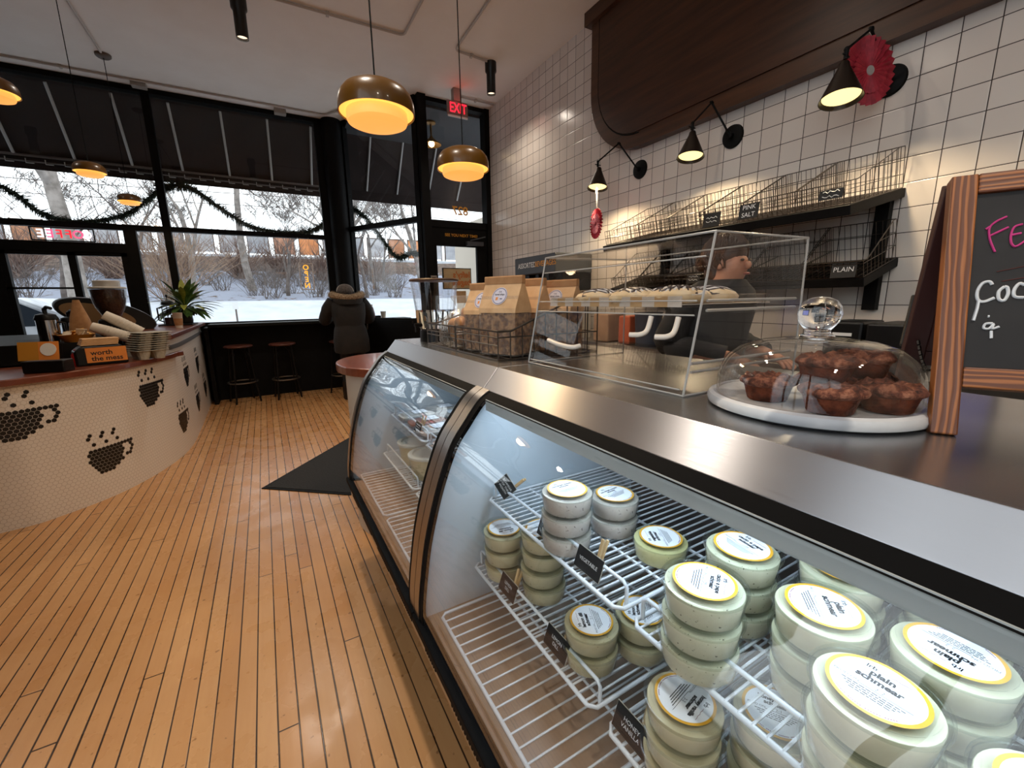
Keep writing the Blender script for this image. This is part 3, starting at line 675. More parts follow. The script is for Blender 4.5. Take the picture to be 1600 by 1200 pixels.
def cupstack(a, bb, label):
    a = Vector(a); bb = Vector(bb); d = (bb - a).normalized(); L = (bb - a).length; M = frame(a, d.orthogonal(), d.cross(d.orthogonal()))
    prof = [(.03, 0), (.032, .002)]; n = 7
    b = MB(); b.lathe([(.001, 0), (.034, 0), (.041, .085), (.043, .088)], (0, 0, 0), 20, 0, M); z = .088
    for k in range(n): b.lathe([(.041, z), (.0405, z + (L - .09) / n - .004), (.0435, z + (L - .09) / n - .003), (.0435, z + (L - .09) / n)], (0, 0, 0), 20, 0, M); z += (L - .09) / n
    b.lathe([(.0435, z), (.038, z - .0), (.033, z - .08), (.001, z - .08)], (0, 0, 0), 20, 0, M)
    return tag(b.build('paper_cup_stack', M_cup, at=a, smooth=35), label, 'cup stack', 'paper cup stacks lying on a rack')
cupstack((-1.065, 4.42, 1.235), (-.865, 4.44, 1.085), 'upper stack of nested paper cups lying aslant in front of the grinder hopper')
cupstack((-1.135, 4.36, 1.150), (-.93, 4.37, 1.055), 'lower stack of nested paper cups lying aslant behind the pulp carriers')
t_ = thing('cup_rack', 'black slanted rack holding the paper cup stacks', 'rack', (-.95, 4.4, T))
b = MB()
for y, dz in ((4.40, 0), (4.45, 0)): b.rod((-1.08, y, 1.19), (-.86, y + .02, 1.035), .006, 6)
b.rod((-1.05, 4.40, 1.04), (-1.05, 4.40, 1.17), .008, 6).rod((-1.05, 4.46, 1.04), (-1.05, 4.46, 1.17), .008, 6).rod((-1.0, 4.39, 1.135), (-1.0, 4.47, 1.135), .006, 6); b.build('wire_frame', M_blackm, t_)
# bowls, bag, canisters
T = 1.04
t_ = thing('kraft_basket', 'round orange-brown basket of packets behind the card terminal', 'basket', (-1.24, 4.40, T))
MB().lathe([(.001, T), (.07, T), (.10, T + .05), (.105, T + .055), (.095, T + .05), (.066, T + .012), (.001, T + .012)], (-1.24, 4.41, 0), 24).build('bowl', pm('amber_basket', (176, 116, 34), .6), t_, smooth=40)
rnd = random.Random(5); b = MB()
for k in range(14):
    fr = frame((-1.24 + rnd.uniform(-.05, .06), 4.41 + rnd.uniform(-.05, .05), T + .045 + rnd.uniform(0, .035)), (rnd.uniform(-1, 1), rnd.uniform(-1, 1), rnd.uniform(-.4, .4)), (rnd.uniform(-1, 1), rnd.uniform(-1, 1), rnd.uniform(-.2, 1)))
    b.box(-.03, .03, -.02, .02, -.002, .002, k % 2, fr)
o = b.build('packet', [pm('amber_packet', (206, 150, 60), .6), pm('pale_packet', (214, 196, 170), .6)], t_); o['kind'] = 'stuff'
t_ = thing('paper_bag', 'pointed brown paper bag standing behind the orange basket', 'paper bag', (-1.24, 4.62, T))
b = MB(); c0 = Vector((-1.255, 4.60, T))
b.loft([ell(c0 + Vector((0, 0, z)), rx, ry, 16, e=e) for z, rx, ry, e in ((0, .065, .05, 4), (.08, .07, .052, 3.5), (.17, .055, .04, 3), (.25, .035, .02, 2.5), (.31, .02, .006, 2))]); b.build('bag', M_kraftd, t_, smooth=50)
def canister(x, y, label, h=.2, r=.068):
    t_ = thing('pump_canister', label, 'canister', (x, y, T), group=None)
    MB().lathe([(.001, T), (r, T), (r, T + h)], (x, y, 0), 24).build('body', M_chrome, t_, smooth=40)
    MB().lathe([(r + .003, T + h - .01), (r + .006, T + h), (r * .9, T + h + .03), (r * .4, T + h + .04), (.001, T + h + .04)], (x, y, 0), 24).build('lid', M_plast, t_, smooth=40); ld = KIDS[t_.name][-1]
    b = MB().rod((x, y, T + h + .03), (x, y, T + h + .075), .014, 8); b.tube([(x, y, T + h + .07), (x + .02, y - .02, T + h + .085), (x + .05, y - .05, T + h + .075)], .012, 8); b.build('pump', M_plast, ld, smooth=40)
    b = MB().tube([(x + r, y, T + h * .85), (x + r + .035, y, T + h * .8), (x + r + .035, y, T + h * .35), (x + r, y, T + h * .3)], .008, 6); b.build('handle', M_plast, t_)
canister(-1.40, 4.47, 'shiny metal pump canister with black lid nearest the window frame', .175, .06)
canister(-1.385, 4.85, 'second metal pump canister partly behind the brown paper bag', .14, .055)
T = .90
t_ = thing('squeeze_bottle', 'small red bottle between the card terminal and the napkin dispenser', 'bottle', (-1.14, 3.98, T))
MB().lathe([(.001, T), (.03, T), (.03, T + .08), (.012, T + .10), (.012, T + .115), (.001, T + .115)], (-1.13, 3.95, 0), 16).build('body', M_red, t_, smooth=50)
# grinder with big tinted hopper
t_ = thing('coffee_grinder', 'coffee grinder with a large bean-filled hopper and pale lid', 'coffee grinder', (-1.15, 5.0, 1.04))
gx, gy = -1.15, 5.0
MB().box(gx - .08, gx + .06, gy - .11, gy + .10, 1.04, 1.19).build('body', M_plast, t_, bevel=.02)
MB().lathe([(.04, 1.19), (.065, 1.225), (.095, 1.29), (.114, 1.37), (.118, 1.44)], (gx, gy, 0), 32, 0, None, True).build('hopper_beans', mottled('coffee_beans', (44, 26, 18), (70, 42, 28), 60, .35, .5), t_, smooth=40)
MB().lathe([(.045, 1.185), (.071, 1.225), (.101, 1.29), (.120, 1.37), (.125, 1.46), (.121, 1.46), (.115, 1.37)], (gx, gy, 0), 32).build('hopper', M_domeglass, t_, smooth=40)
MB().lathe([(.001, 1.515), (.085, 1.515), (.09, 1.51), (.09, 1.463), (.122, 1.461), (.127, 1.456), (.127, 1.447)], (gx, gy, 0), 32).build('lid', mottled('pale_lid', (170, 166, 160), (186, 182, 176), 8, .4), t_, smooth=40)
# espresso machine behind (dark rounded body with tan side)
t_ = thing('espresso_machine', 'long black oval-sided espresso machine with a tan panel behind the cups', 'espresso machine', (-1.4, 5.3, T))
b = MB(); c = Vector((-1.28, 5.42, 1.215)); fr = frame(c, (.90, .30, -.30), (.28, .05, .96))
b.loft([[fr @ Vector(p) for p in ell((0, 0, z),   .36 * s, .135 * s, 40)] for z, s in ((-.16, .9), (-.14, 1), (.03, 1), (.05, .97))]); b.build('body', M_plast, t_, smooth=40)
b = MB(); b.loft([[fr @ Vector(p) for p in ell((-.06, -.012, z), .26, .09, 40)] for z in (.045, .056)]); b.build('tan_side', pm('tan_panel', (128, 96, 60), .6), t_, smooth=40)
for sx in (-.15, .08):
    MB().box(c.x + sx - .03, c.x + sx + .03, c.y + .02, c.y + .10, 1.04, 1.14).build('foot', M_chrome, t_)
# raised-section goods
t_ = thing('french_press', 'glass french press with black frame beside the plant', 'coffee press', (-.93, 6.15, R_))
px, py = -.93, 6.15; R_ = 1.07; K = 1.3
MB().lathe([(0.001, R_ + 0.013), (0.055, R_ + 0.013), (0.055, R_ + 0.221), (0.060, R_ + 0.234)], (px, py, 0), 24).build('beaker', M_domeglass, t_, smooth=40)
MB().lathe([(0.001, R_ + 0.016), (0.052, R_ + 0.016), (0.052, R_ + 0.091), (0.001, R_ + 0.091)], (px, py, 0), 24).build('coffee', pm('coffee', (40, 20, 14), .3), t_, smooth=40)
b = MB().lathe([(0.062, R_ + 0.231), (0.060, R_ + 0.260), (0.024, R_ + 0.280), (0.001, R_ + 0.280)], (px, py, 0), 20); b.rod((px, py, R_ + 0.260), (px, py, R_ + 0.325), .004, 6).sphere((px, py, R_ + 0.332), .014, 10, 6); b.build('lid', M_plast, t_, smooth=40)
b = MB()
for k in range(4): a = k * PI / 2 + .4; b.rod((px + .059 * math.cos(a), py + .059 * math.sin(a), R_), (px + .059 * math.cos(a), py + .059 * math.sin(a), R_ + 0.221), .004, 5)
b.lathe([(0.059, R_), (0.064, R_), (0.064, R_ + 0.018), (0.059, R_ + 0.018)], (px, py, 0), 20); b.tube([(px - .05, py, R_ + 0.208), (px - .1, py, R_ + 0.195), (px - .1, py, R_ + 0.065), (px - .05, py, R_ + 0.039)], .008, 6); b.build('press_frame', M_plast, t_, smooth=40)
t_ = thing('paper_cup', 'tall tan cup with a brown sleeve on the raised counter before the plant', 'cup', (-.765, 5.48, R_))
MB().lathe([(.001, R_), (.03, R_), (.043, R_ + .15), (.045, R_ + .152), (.041, R_ + .15), (.03, R_ + .02), (.001, R_ + .02)], (-.765, 5.48, 0), 24).build('cup', M_cup, t_, smooth=40)
MB().lathe([(.0335, R_ + .025), (.0405, R_ + .095)], (-.765, 5.48, 0), 24).build('sleeve', M_kraftd, t_, smooth=40)
t_ = thing('card_box', 'small pale box beside the plant pot on the raised counter', 'box', (-.83, 6.3, R_))
MB().box(-.93, -.85, 6.2, 6.27, R_ + .01, R_ + .12).build('carton', M_cream, t_, bevel=.003)
tag(MB().box(-1.03, -.72, 6.05, 6.55, R_, R_ + .014).build('serving_tray', M_blackm, at=(-.9, 6.3, R_), bevel=.004), 'flat black tray under the plant on the raised counter', 'tray')
pt = thing('potted_plant', 'leafy green plant in a dark vase on the raised counter by the window', 'plant', (-.80, 6.35, R_ + .014))
vx, vy = -.80, 6.35
MB().lathe([(.001, 1.085), (.055, 1.085), (.062, 1.12), (.05, 1.24), (.054, 1.27), (.046, 1.265), (.001, 1.25)], (vx, vy, 0), 24).build('vase', pm('dark_vase', (36, 30, 30), .3), pt, smooth=40)
M_leaf = [mottled('leaf_green', (40, 70, 28), (84, 112, 44), 20, .45), mottled('leaf_yellow_green', (110, 124, 44), (158, 160, 74), 20, .45)]
rnd = random.Random(9)
for k in range(95):
    a = rnd.uniform(0, 2 * PI); el = rnd.uniform(.05, 1.3); L = rnd.uniform(.2, .42); b = MB(); p = Vector((vx, vy, 1.26)); d = Vector((math.cos(a) * math.cos(el), math.sin(a) * math.cos(el), math.sin(el)))
    side = d.cross(Vector((0, 0, 1))).normalized(); rows_ = []
    for i in range(7):
        u = i / 6; w = .034 * math.sin(PI * min(1, max(.03, (u - .25) / .75))) if u > .25 else .003
        up = side.cross(d).normalized()
        rows_.append((p + side * w, p - up * w * .25, p - side * w)); d = (d + Vector((0, 0, -.16 - .05 * i / 6))).normalized(); p = p + d * L / 6
    vs = [q for r in rows_ for q in r]; fs = []
    for i in range(6):
        for j in range(2): fs.append((3 * i + j, 3 * i + j + 1, 3 * i + 4 + j, 3 * i + 3 + j))
    b.add(vs, fs); b.build('leaf', M_leaf[rnd.random() < .22], pt, fix=False, smooth=60)

# ------------------------------------------------------------------ window bar, stools
wb = thing('window_bar', 'black counter-height bar running under the front window', 'bar counter', (0, 6.9, 0))
MB().box(-.64, 2.0, 6.62, 7.0, 1.005, 1.045).build('bar_top', M_blackm, wb, bevel=.004)
MB().box(-.70, 2.0, 6.93, 7.0, 0, 1.005).build('back_panel', M_black, wb)
MB().box(-.69, -.645, 6.64, 6.93, 0, 1.005).build('end_panel', M_black, wb)
M_seat = wood('dark_red_seat_wood', (70, 36, 28), (98, 54, 42), 0, 20, 6, .4)
M_gun = pm('dark_iron', (30, 28, 28), .4, .7)
def make_stool():
    s = thing('bar_stool', '', 'stool', (0, 0, 0), group='bar stools at the window bar')
    MB().lathe([(.001, .765), (.15, .765), (.165, .757), (.168, .745), (.16, .735), (.001, .735)], (0, 0, 0), 32).build('seat', M_seat, s, smooth=40)
    for k in range(4):
        a = PI / 4 + k * PI / 2; c_, s_ = math.cos(a), math.sin(a)
        MB().tube([(.13 * c_, .13 * s_, .735), (.165 * c_, .165 * s_, .3), (.205 * c_, .205 * s_, 0)], .012, 8).build('leg', M_gun, s, smooth=40); lg = KIDS[s.name][-1]
        MB().tube(crom([(.138 * c_, .138 * s_, .55), (.12 * c_, .12 * s_, .64), (.06 * c_, .06 * s_, .70), (.03 * c_, .03 * s_, .732)], 4), .007, 6).build('scroll_brace', M_gun, lg, smooth=40)
    MB().tube([(.172 * math.cos(2 * PI * k / 32), .172 * math.sin(2 * PI * k / 32), .27) for k in range(32)], .009, 6, closed=True).build('foot_ring', pm('worn_steel', (150, 145, 140), .35, .9), s, smooth=40)
    return s
st = make_stool(); st.location = (-.345, 6.66, 0); st.rotation_euler = (0, 0, .3); st['label'] = 'dark bar stool at the window bar, nearest the mosaic counter'
dup(st, (.17, 6.63, 0), .12, 'dark bar stool at the window bar, second from the mosaic counter')
dup(st, (.92, 6.50, 0), .5, 'dark bar stool partly hidden by the person in the parka')
# things on the window bar
t_ = thing('coffee_cup', 'brown paper cup on the window bar left of the person', 'cup', (.80, 6.72, 1.045))
MB().lathe([(.001, 1.045), (.035, 1.045), (.046, 1.16)], (.80, 6.74, 0), 20).build('cup', M_kraftd, t_, smooth=40); MB().lathe([(.048, 1.158), (.048, 1.17), (.038, 1.185), (.001, 1.185)], (.80, 6.74, 0), 20).build('lid', M_cup, t_, smooth=40)
t_ = thing('sauce_bottle', 'dark red bottle on the window bar right of the person', 'bottle', (1.42, 6.62, 1.045))
MB().lathe([(.001, 1.045), (.045, 1.045), (.047, 1.12), (.03, 1.2), (.02, 1.225)], (1.41, 6.66, 0), 20).build('bottle', pm('dark_red_sauce', (92, 40, 40), .35), t_, smooth=50); MB().lathe([(.022, 1.222), (.022, 1.26), (.001, 1.262)], (1.41, 6.66, 0), 16).build('cap', M_white, t_, smooth=40)
t_ = thing('steel_shaker', 'tall pale shaker behind the dark red bottle on the window bar', 'shaker', (1.37, 6.8, 1.045))
MB().lathe([(.001, 1.045), (.04, 1.045), (.04, 1.23), (.03, 1.25), (.001, 1.25)], (1.38, 6.78, 0), 20).build('body', M_chrome, t_, smooth=40)
t_ = thing('paper_cup', 'small pale paper cup on the window bar right of the dark red bottle', 'cup', (1.58, 6.66, 1.045))
MB().lathe([(.001, 1.045), (.03, 1.045), (.042, 1.15), (.044, 1.152), (.04, 1.15), (.028, 1.055), (.001, 1.055)], (1.58, 6.66, 0), 20).build('cup', M_cup, t_, smooth=40)
t_ = thing('napkin_caddy', 'low black caddy between bottle and cup on the window bar', 'caddy', (1.50, 6.72, 1.045))
MB().box(1.45, 1.55, 6.68, 6.8, 1.045, 1.09).build('box', M_plast, t_, bevel=.006)

# ------------------------------------------------------------------ people
M_pants = mottled('black_trousers', (14, 14, 16), (22, 22, 24), 20, .9); M_skin = mottled('skin', (176, 122, 96), (188, 132, 104), 8, .55)
M_coat = mottled('dark_brown_parka', (19, 15, 13), (29, 23, 20), 14, .85, .15); M_fur = mottled('tan_fur', (110, 88, 66), (168, 146, 118), 60, .95); M_hat = mottled('grey_knit_hat', (70, 62, 58), (104, 94, 88), 60, .95, .3)
M_hair = mottled('brown_hair', (52, 32, 20), (86, 54, 34), 30, .5); M_shoe = pm('black_boot', (16, 15, 15), .5); M_shirt = mottled('black_tee', (20, 20, 22), (30, 30, 32), 10, .85)
def skin_body(name, joints, edges, mats, label, loc, root):
    me = bpy.data.meshes.new(name); vs = [Vector(j[:3]) - Vector(loc) for j in joints]
    me.from_pydata(vs, edges, []); o = bpy.data.objects.new(name, me); COL.objects.link(o); o.location = loc; WL[o.name] = Vector(loc)
    for m in mats: me.materials.append(m)
    sk = o.modifiers.new('Skin', 'SKIN'); sk.use_smooth_shade = True
    for i, j in enumerate(joints): me.skin_vertices[0].data[i].radius = (j[3], j[4] if len(j) > 4 else j[3])
    me.skin_vertices[0].data[root].use_root = True
    ss = o.modifiers.new('Subdivision', 'SUBSURF'); ss.levels = 2; ss.render_levels = 2
    return tag(o, label, 'person')
# customer: standing at the bar, back to us, leaning on the bar top
cx, cy = .98, 5.98
J = [(cx, cy + .05, .88, .13, .11), (cx, cy + .06, 1.08, .13, .11), (cx, cy + .10, 1.24, .15, .11), (cx, cy + .15, 1.33, .06), (cx, cy + .19, 1.42, .085, .095), (cx, cy + .20, 1.50, .08, .09),
     (cx - .09, cy + .03, .82, .09), (cx - .10, cy + .03, .46, .062), (cx - .11, cy, .09, .045), (cx - .115, cy + .11, .04, .04),
     (cx + .09, cy + .0, .82, .09), (cx + .08, cy - .04, .46, .062), (cx + .05, cy - .13, .09, .045), (cx + .05, cy - .03, .04, .04),
     (cx - .19, cy + .12, 1.29, .055), (cx - .27, cy + .22, 1.08, .045), (cx - .18, cy + .47, 1.09, .036), (cx - .15, cy + .56, 1.08, .03),
     (cx + .19, cy + .12, 1.29, .055), (cx + .27, cy + .22, 1.08, .045), (cx + .18, cy + .47, 1.09, .036), (cx + .15, cy + .56, 1.08, .03)]
E_ = [(0, 1), (1, 2), (2, 3), (3, 4), (4, 5), (0, 6), (6, 7), (7, 8), (8, 9), (0, 10), (10, 11), (11, 12), (12, 13), (2, 14), (14, 15), (15, 16), (16, 17), (2, 18), (18, 19), (19, 20), (20, 21)]
pz = skin_body('person', J, E_, [M_pants], 'person in a dark parka with fur-trimmed hood seen from behind at the window bar', (cx, cy, 0), 0)
b = MB(); rings = []
for z, rx, ry, dy in ((.635, .215, .165, .02), (.66, .225, .175, .02), (.80, .225, .18, .03), (.93, .205, .165, .04), (.985, .19, .152, .05), (1.0, .186, .15, .05), (1.02, .192, .155, .05), (1.15, .215, .168, .07), (1.27, .225, .165, .10), (1.34, .19, .14, .13), (1.38, .12, .11, .15)):
    rings.append([p + Vector((0, 0, .006 * math.sin(9 * p.x * 3 + z * 40))) for p in ell((cx, cy + dy, z), rx, ry, 36, e=2.3)])
b.loft(rings)
pk = b.build('parka', M_coat, pz, smooth=60)
for s in (-1, 1):
    b = MB().tube(crom([(cx + s * .17, cy + .11, 1.31), (cx + s * .245, cy + .14, 1.2), (cx + s * .285, cy + .22, 1.07), (cx + s * .24, cy + .36, 1.075), (cx + s * .18, cy + .49, 1.095)], 5), [.085] * 6 + [.078] * 5 + [.07] * 5 + [.06] * 5, 14); b.build('sleeve', M_coat, pk, smooth=60)
MB().rod((cx + .2, cy - .06, .93), (cx + .205, cy - .06, 1.01), .012, 6).build('toggle', M_chrome, pk)
b = MB(); rnd = random.Random(3)
b.loft([ell((cx, cy + dy, z), rx, ry, 28) for z, rx, ry, dy in ((1.27, .15, .10, .0), (1.32, .19, .13, .03), (1.37, .185, .14, .06), (1.40, .15, .12, .09))]); hd = b.build('hood', M_coat, pz, smooth=60)
b = MB(); ring = [Vector((cx + .19 * math.cos(a), cy + .09 + .15 * math.sin(a), 1.375 + .02 * math.cos(2 * a))) for a in [2 * PI * k / 40 for k in range(40)]]
b.tube(ring, .042, 10, closed=True)
for k in range(1500):
    p = ring[rnd.randrange(40)].lerp(ring[rnd.randrange(40)], 0) + Vector((rnd.uniform(-.014, .014), rnd.uniform(-.014, .014), 0)); a, e = rnd.uniform(0, 2 * PI), rnd.uniform(-1.2, 1.4)
    d = Vector((math.cos(a) * math.cos(e), math.sin(a) * math.cos(e), math.sin(e))); s = d.orthogonal().normalized() * .003; q = p + d * .036
    b.add([q - s, q + s, p + d * rnd.uniform(.05, .068)], [(0, 1, 2)])
b.build('fur_trim', M_fur, hd, fix=False)
b = MB().sphere((cx, cy + .2, 1.455), (.098, .108, .085), 24, 12); kh = b.build('knit_hat', M_hat, pz, smooth=60)
b = MB().tube([(cx + .105 * math.cos(t), cy + .19, 1.44 + .092 * math.sin(t)) for t in [PI * k / 16 for k in range(17)]], .008, 8); b.build('headband', mottled('pale_band', (150, 140, 132), (170, 160, 150), 10, .6), kh, smooth=60)
for s, yy in ((-1, cy + .04), (1, cy - .09)):
    x0 = cx - .112 if s < 0 else cx + .05
    b = MB().loft([ell((x0, yy + dy, z), rx, ry, 18) for z, rx, ry, dy in ((0.0, .046, .125, .03), (.03, .048, .128, .03), (.07, .046, .10, .0), (.12, .05, .06, -.04), (.26, .058, .062, -.045))]); b.build('boot', M_shoe, pz, smooth=60)
# ------------------------------------------------------------------ refrigerated display cases
GC = crom([(.487, 0, 1.066), (.452, 0, 1.042), (.41, 0, .99), (.374, 0, .94), (.34, 0, .86), (.314, 0, .78), (.291, 0, .69), (.276, 0, .60), (.267, 0, .53), (.265, 0, .478)], 5)
GC = [(p.x, p.z) for p in GC]
def offs(c, d):
    out = []
    for i, (x, z) in enumerate(c):
        a = c[max(i - 1, 0)]; b_ = c[min(i + 1, len(c) - 1)]; tx, tz = b_[0] - a[0], b_[1] - a[1]; L = math.hypot(tx, tz); out.append((x + (-tz / L) * d * 1, z + (tx / L) * d * 1))
    return out      # positive d moves to the inside (+x)
def strip(b, c0, c1, y0, y1, m=0):
    n = len(c0); vs = [(x, y0, z) for x, z in c0] + [(x, y0, z) for x, z in c1] + [(x, y1, z) for x, z in c0] + [(x, y1, z) for x, z in c1]; fs = []
    for i in range(n - 1):
        fs += [(i, i + 1, n + i + 1, n + i), (2 * n + i, 3 * n + i, 3 * n + i + 1, 2 * n + i + 1), (i, 2 * n + i, 2 * n + i + 1, i + 1), (n + i, n + i + 1, 3 * n + i + 1, 3 * n + i)]
    fs += [(0, n, 3 * n, 2 * n), (n - 1, 3 * n - 1, 4 * n - 1, 2 * n - 1)]
    b.add(vs, fs, m); return b
inn = offs(GC, .006)
M_inner = mottled('white_case_interior', (190, 202, 210), (198, 209, 216), 3, .4)
M_tube = pm('case_light_tube', (240, 246, 255), .5, emit=(225, 238, 255), es=1.2)
M_gasket = pm('black_gasket', (6, 6, 7), .7, spec=.1)
def make_case(y0, y1, label, lit):
    c = thing('display_case', label, 'display case', (.6, (y0 + y1) / 2, 0))
    MB().prism([(x, y0, z) for x, z in ((.5335, 1.1195), (1.09, 1.12), (1.09, 1.09), (.545, 1.09))], (0, y1 - y0, 0)).build('steel_top', M_steelt, c, bevel=.0015); MB().prism([(x, y0, z) for x, z in ((.487, 1.066), (.533, 1.12), (.545, 1.09), (.50, 1.055))], (0, y1 - y0, 0)).build('steel_bevel', M_steel, c, bevel=.0015)
    strip(MB(), GC[4:], inn[4:], y0 + .036, y1 - .036).build('curved_glass', M_caseglass, c, smooth=40)
    strip(MB(), GC[:5], offs(GC, .012)[:5], y0 + .036, y1 - .036).build('top_gasket', M_gasket, c, smooth=40)
    for s, ya, yb, yc in ((0, y0, y0 + .036, y0 + .058), (1, y1 - .036, y1, y1 - .058)):
        strip(MB(), offs(GC, -.004), offs(GC, .016), ya, yb).build('end_frame', M_steelp, c, smooth=40)
        g0, g1 = (yb, yc) if s == 0 else (yc, ya)
        strip(MB(), offs(GC, -.0008)[4:], offs(GC, .0085)[4:], g0, g1).build('side_gasket', M_gasket, c, smooth=40)
        pts = offs(GC, .017) + [(.27, .43), (1.06, .43), (1.06, 1.088)]
        yy = y0 + .002 if s == 0 else y1 - .022
        MB().prism([(x, yy, z) for x, z in pts], (0, .02, 0)).build('end_panel', M_inner, c)
    MB().box(.29, 1.06, y0 + .022, y1 - .022, .43, .468).build('deck', mottled('case_deck', (140, 120, 104), (154, 133, 116), 4, .3), c)  # deck colour carries the brown of reflections and shade
    MB().box(1.03, 1.06, y0 + .022, y1 - .022, .468, 1.09).build('back_panel', mottled('case_back', (66, 60, 56), (78, 71, 66), 3, .4), c)
    MB().box(.252, .285, y0, y1, .452, .478).build('bottom_rail', M_gasket, c, bevel=.004)
    lp = MB().box(.268, .30, y0, y1, .385, .452).build('lower_panel', M_steelp, c, bevel=.003)
    b = MB()
    n = int((y1 - y0) / .012)
    for i in range(n):
        y = y0 + .06 + i * .012
        if i % 22 < 14 and y < y1 - .06: b.box(.2665, .2695, y, y + .006, .40, .412)
    b.build('vent_louvre', M_gasket, lp)
    MB().box(.42, 1.06, y0 + .01, y1 - .01, 0.04, .43).build('base_cabinet', M_steelp, c); MB().box(.46, 1.04, y0 + .03, y1 - .03, 0, .04).build('plinth', M_blackm, c)
    lh = MB().box(.462, .488, y0 + .06, y1 - .06, 1.024, 1.052).build('light_housing', mottled('pale_housing', (170, 176, 176), (180, 186, 186), 4, .4), c)
    MB().rod((.505, y0 + .08, 1.055), (.505, y1 - .08, 1.055), .011, 10).build('light_tube', M_tube, lh, smooth=40)
    for yy in ((y0 + y1) / 2 - .012,):
        for z in (.762, .575):
            MB().prism([(.56, yy, z - .004), (1.03, yy, z - .004), (1.03, yy, z - .07)], (0, .004, 0)).build('shelf_bracket', pm('bracket_white', (200, 202, 204), .4), c)
    if lit:
        l = light('case_lamp', 'AREA', (.56, (y0 + y1) / 2, 1.075), lit, (.68, .83, 1.0)); l.data.shape = 'RECTANGLE'; l.data.size = .05; l.data.size_y = y1 - y0 - .2; l.rotation_euler = (0, .25, 0)
    return c
make_case(-.25, .9985, 'steel and curved-glass display case nearest the camera, full of cheese-spread tubs', 2.7)
make_case(1.0015, 2.047, 'second steel and curved-glass display case, farther away beside the black mat', 1.2)
M_wire = pm('white_coated_wire', (214, 218, 222), .35)
def wire_shelf(y0, y1, x0, x1, z, label, fence=True, pitch=.0185, r=.0022):
    s = thing('wire_shelf', label, 'wire shelf', (x0, y0, z), group='white wire shelves in the cases')
    zz = z - .0045; b = MB()
    R = .0042
    b.tube([(x0, y0 + .012, zz), (x0, y1 - .012, zz), (x0 + .012, y1, zz), (x1, y1, zz), (x1, y0, zz), (x0 + .012, y0, zz)], R, 8, closed=True)
    for k in (1, 2): b.rod((x0 + (x1 - x0) * k / 3.2, y0, zz - .004), (x0 + (x1 - x0) * k / 3.2, y1, zz - .004), R * .8, 6)
    rm_ = b.build('rim', M_wire, s, smooth=50)
    b = MB(); n = int((y1 - y0) / pitch)
    for i in range(1, n): y = y0 + (y1 - y0) * i / n; b.rod((x0 - .001, y, z - .002), (x1, y, z - .002), r, 6)
    b.build('cross_wires', M_wire, rm_, smooth=50)
    if fence:
        xf = x0 + .022; b = MB(); b.tube([(xf, y0 + .004, zz), (xf, y0 + .004, z + .03), (xf, y0 + .012, z + .038), (xf, y1 - .012, z + .038), (xf, y1 - .004, z + .03), (xf, y1 - .004, zz)], R * .85, 8)
        b.build('fence_rail', M_wire, s, smooth=50)
    return s
ZU, ZL, ZG = .77, .585, .497
wire_shelf(-.18, .437, .475, .90, ZU, 'upper wire shelf nearest the camera holding plain tubs')
wire_shelf(.467, .965, .475, .90, ZU, 'upper wire shelf in the far half of the nearest case')
wire_shelf(-.18, .437, .425, .92, ZL, 'lower wire shelf nearest the camera under the plain tubs')
wire_shelf(.473, .965, .425, .92, ZL, 'lower wire shelf in the far half of the nearest case')
wire_shelf(.42, .935, .312, .95, ZG, 'flat wire rack on the floor of the nearest case, farther half', False, .03)
wire_shelf(-.16, .40, .312, .95, ZG, 'flat wire rack on the floor of the nearest case, nearer half', False, .03)
wire_shelf(1.06, 1.49, .475, .90, ZU, 'upper wire shelf in the second case, next to the joint')
wire_shelf(1.52, 2.0, .475, .90, ZU, 'upper wire shelf in the second case, far half')
wire_shelf(1.06, 1.49, .425, .92, ZL, 'lower wire shelf in the second case, next to the joint')
wire_shelf(1.52, 2.0, .425, .92, ZL, 'lower wire shelf in the second case, far half')
wire_shelf(1.06, 1.51, .312, .95, ZG, 'flat wire rack on the floor of the second case, nearer half', False, .03)
wire_shelf(1.54, 2.0, .312, .95, ZG, 'flat wire rack on the floor of the second case, far half', False, .03)

# ------------------------------------------------------------------ tubs of cheese spread
def spread(name, c1, c2, spk=None):
    m = pm(name, c1, .45, sub=0); t = NT(m); f = t.noise(t.obj(), 24, 5); c = t.ramp(f, [(.3, c1), (.7, c2)])
    if spk: c = t.mix(t.smooth(t.noise(t.obj(), 230, 2), .68, .71), c, spk)
    t.col(c); return m
SP = {'plain': spread('plain_spread', (214, 204, 172), (226, 218, 190)), 'tan': spread('tan_spread', (196, 178, 140), (212, 196, 160), (120, 96, 66)),
      'pepper': spread('peppered_spread', (206, 200, 172), (218, 212, 186), (96, 88, 70)), 'pink': spread('pink_grey_spread', (192, 178, 168), (206, 194, 184), (90, 70, 66)),
      'green': spread('yellow_green_spread', (210, 198, 140), (222, 212, 160), (120, 120, 70)), 'honey': spread('honey_spread', (214, 194, 158), (224, 206, 172), None)}
M_lbl = pm('white_label', (226, 230, 234), .45); M_ring = pm('gold_ring_ink', (214, 160, 48), .45); M_pinkink = pm('plum_ink', (120, 52, 70), .5)
M_lid = glass('frosted_lid_plastic', (.93, .95, .94), 1.35, .2)
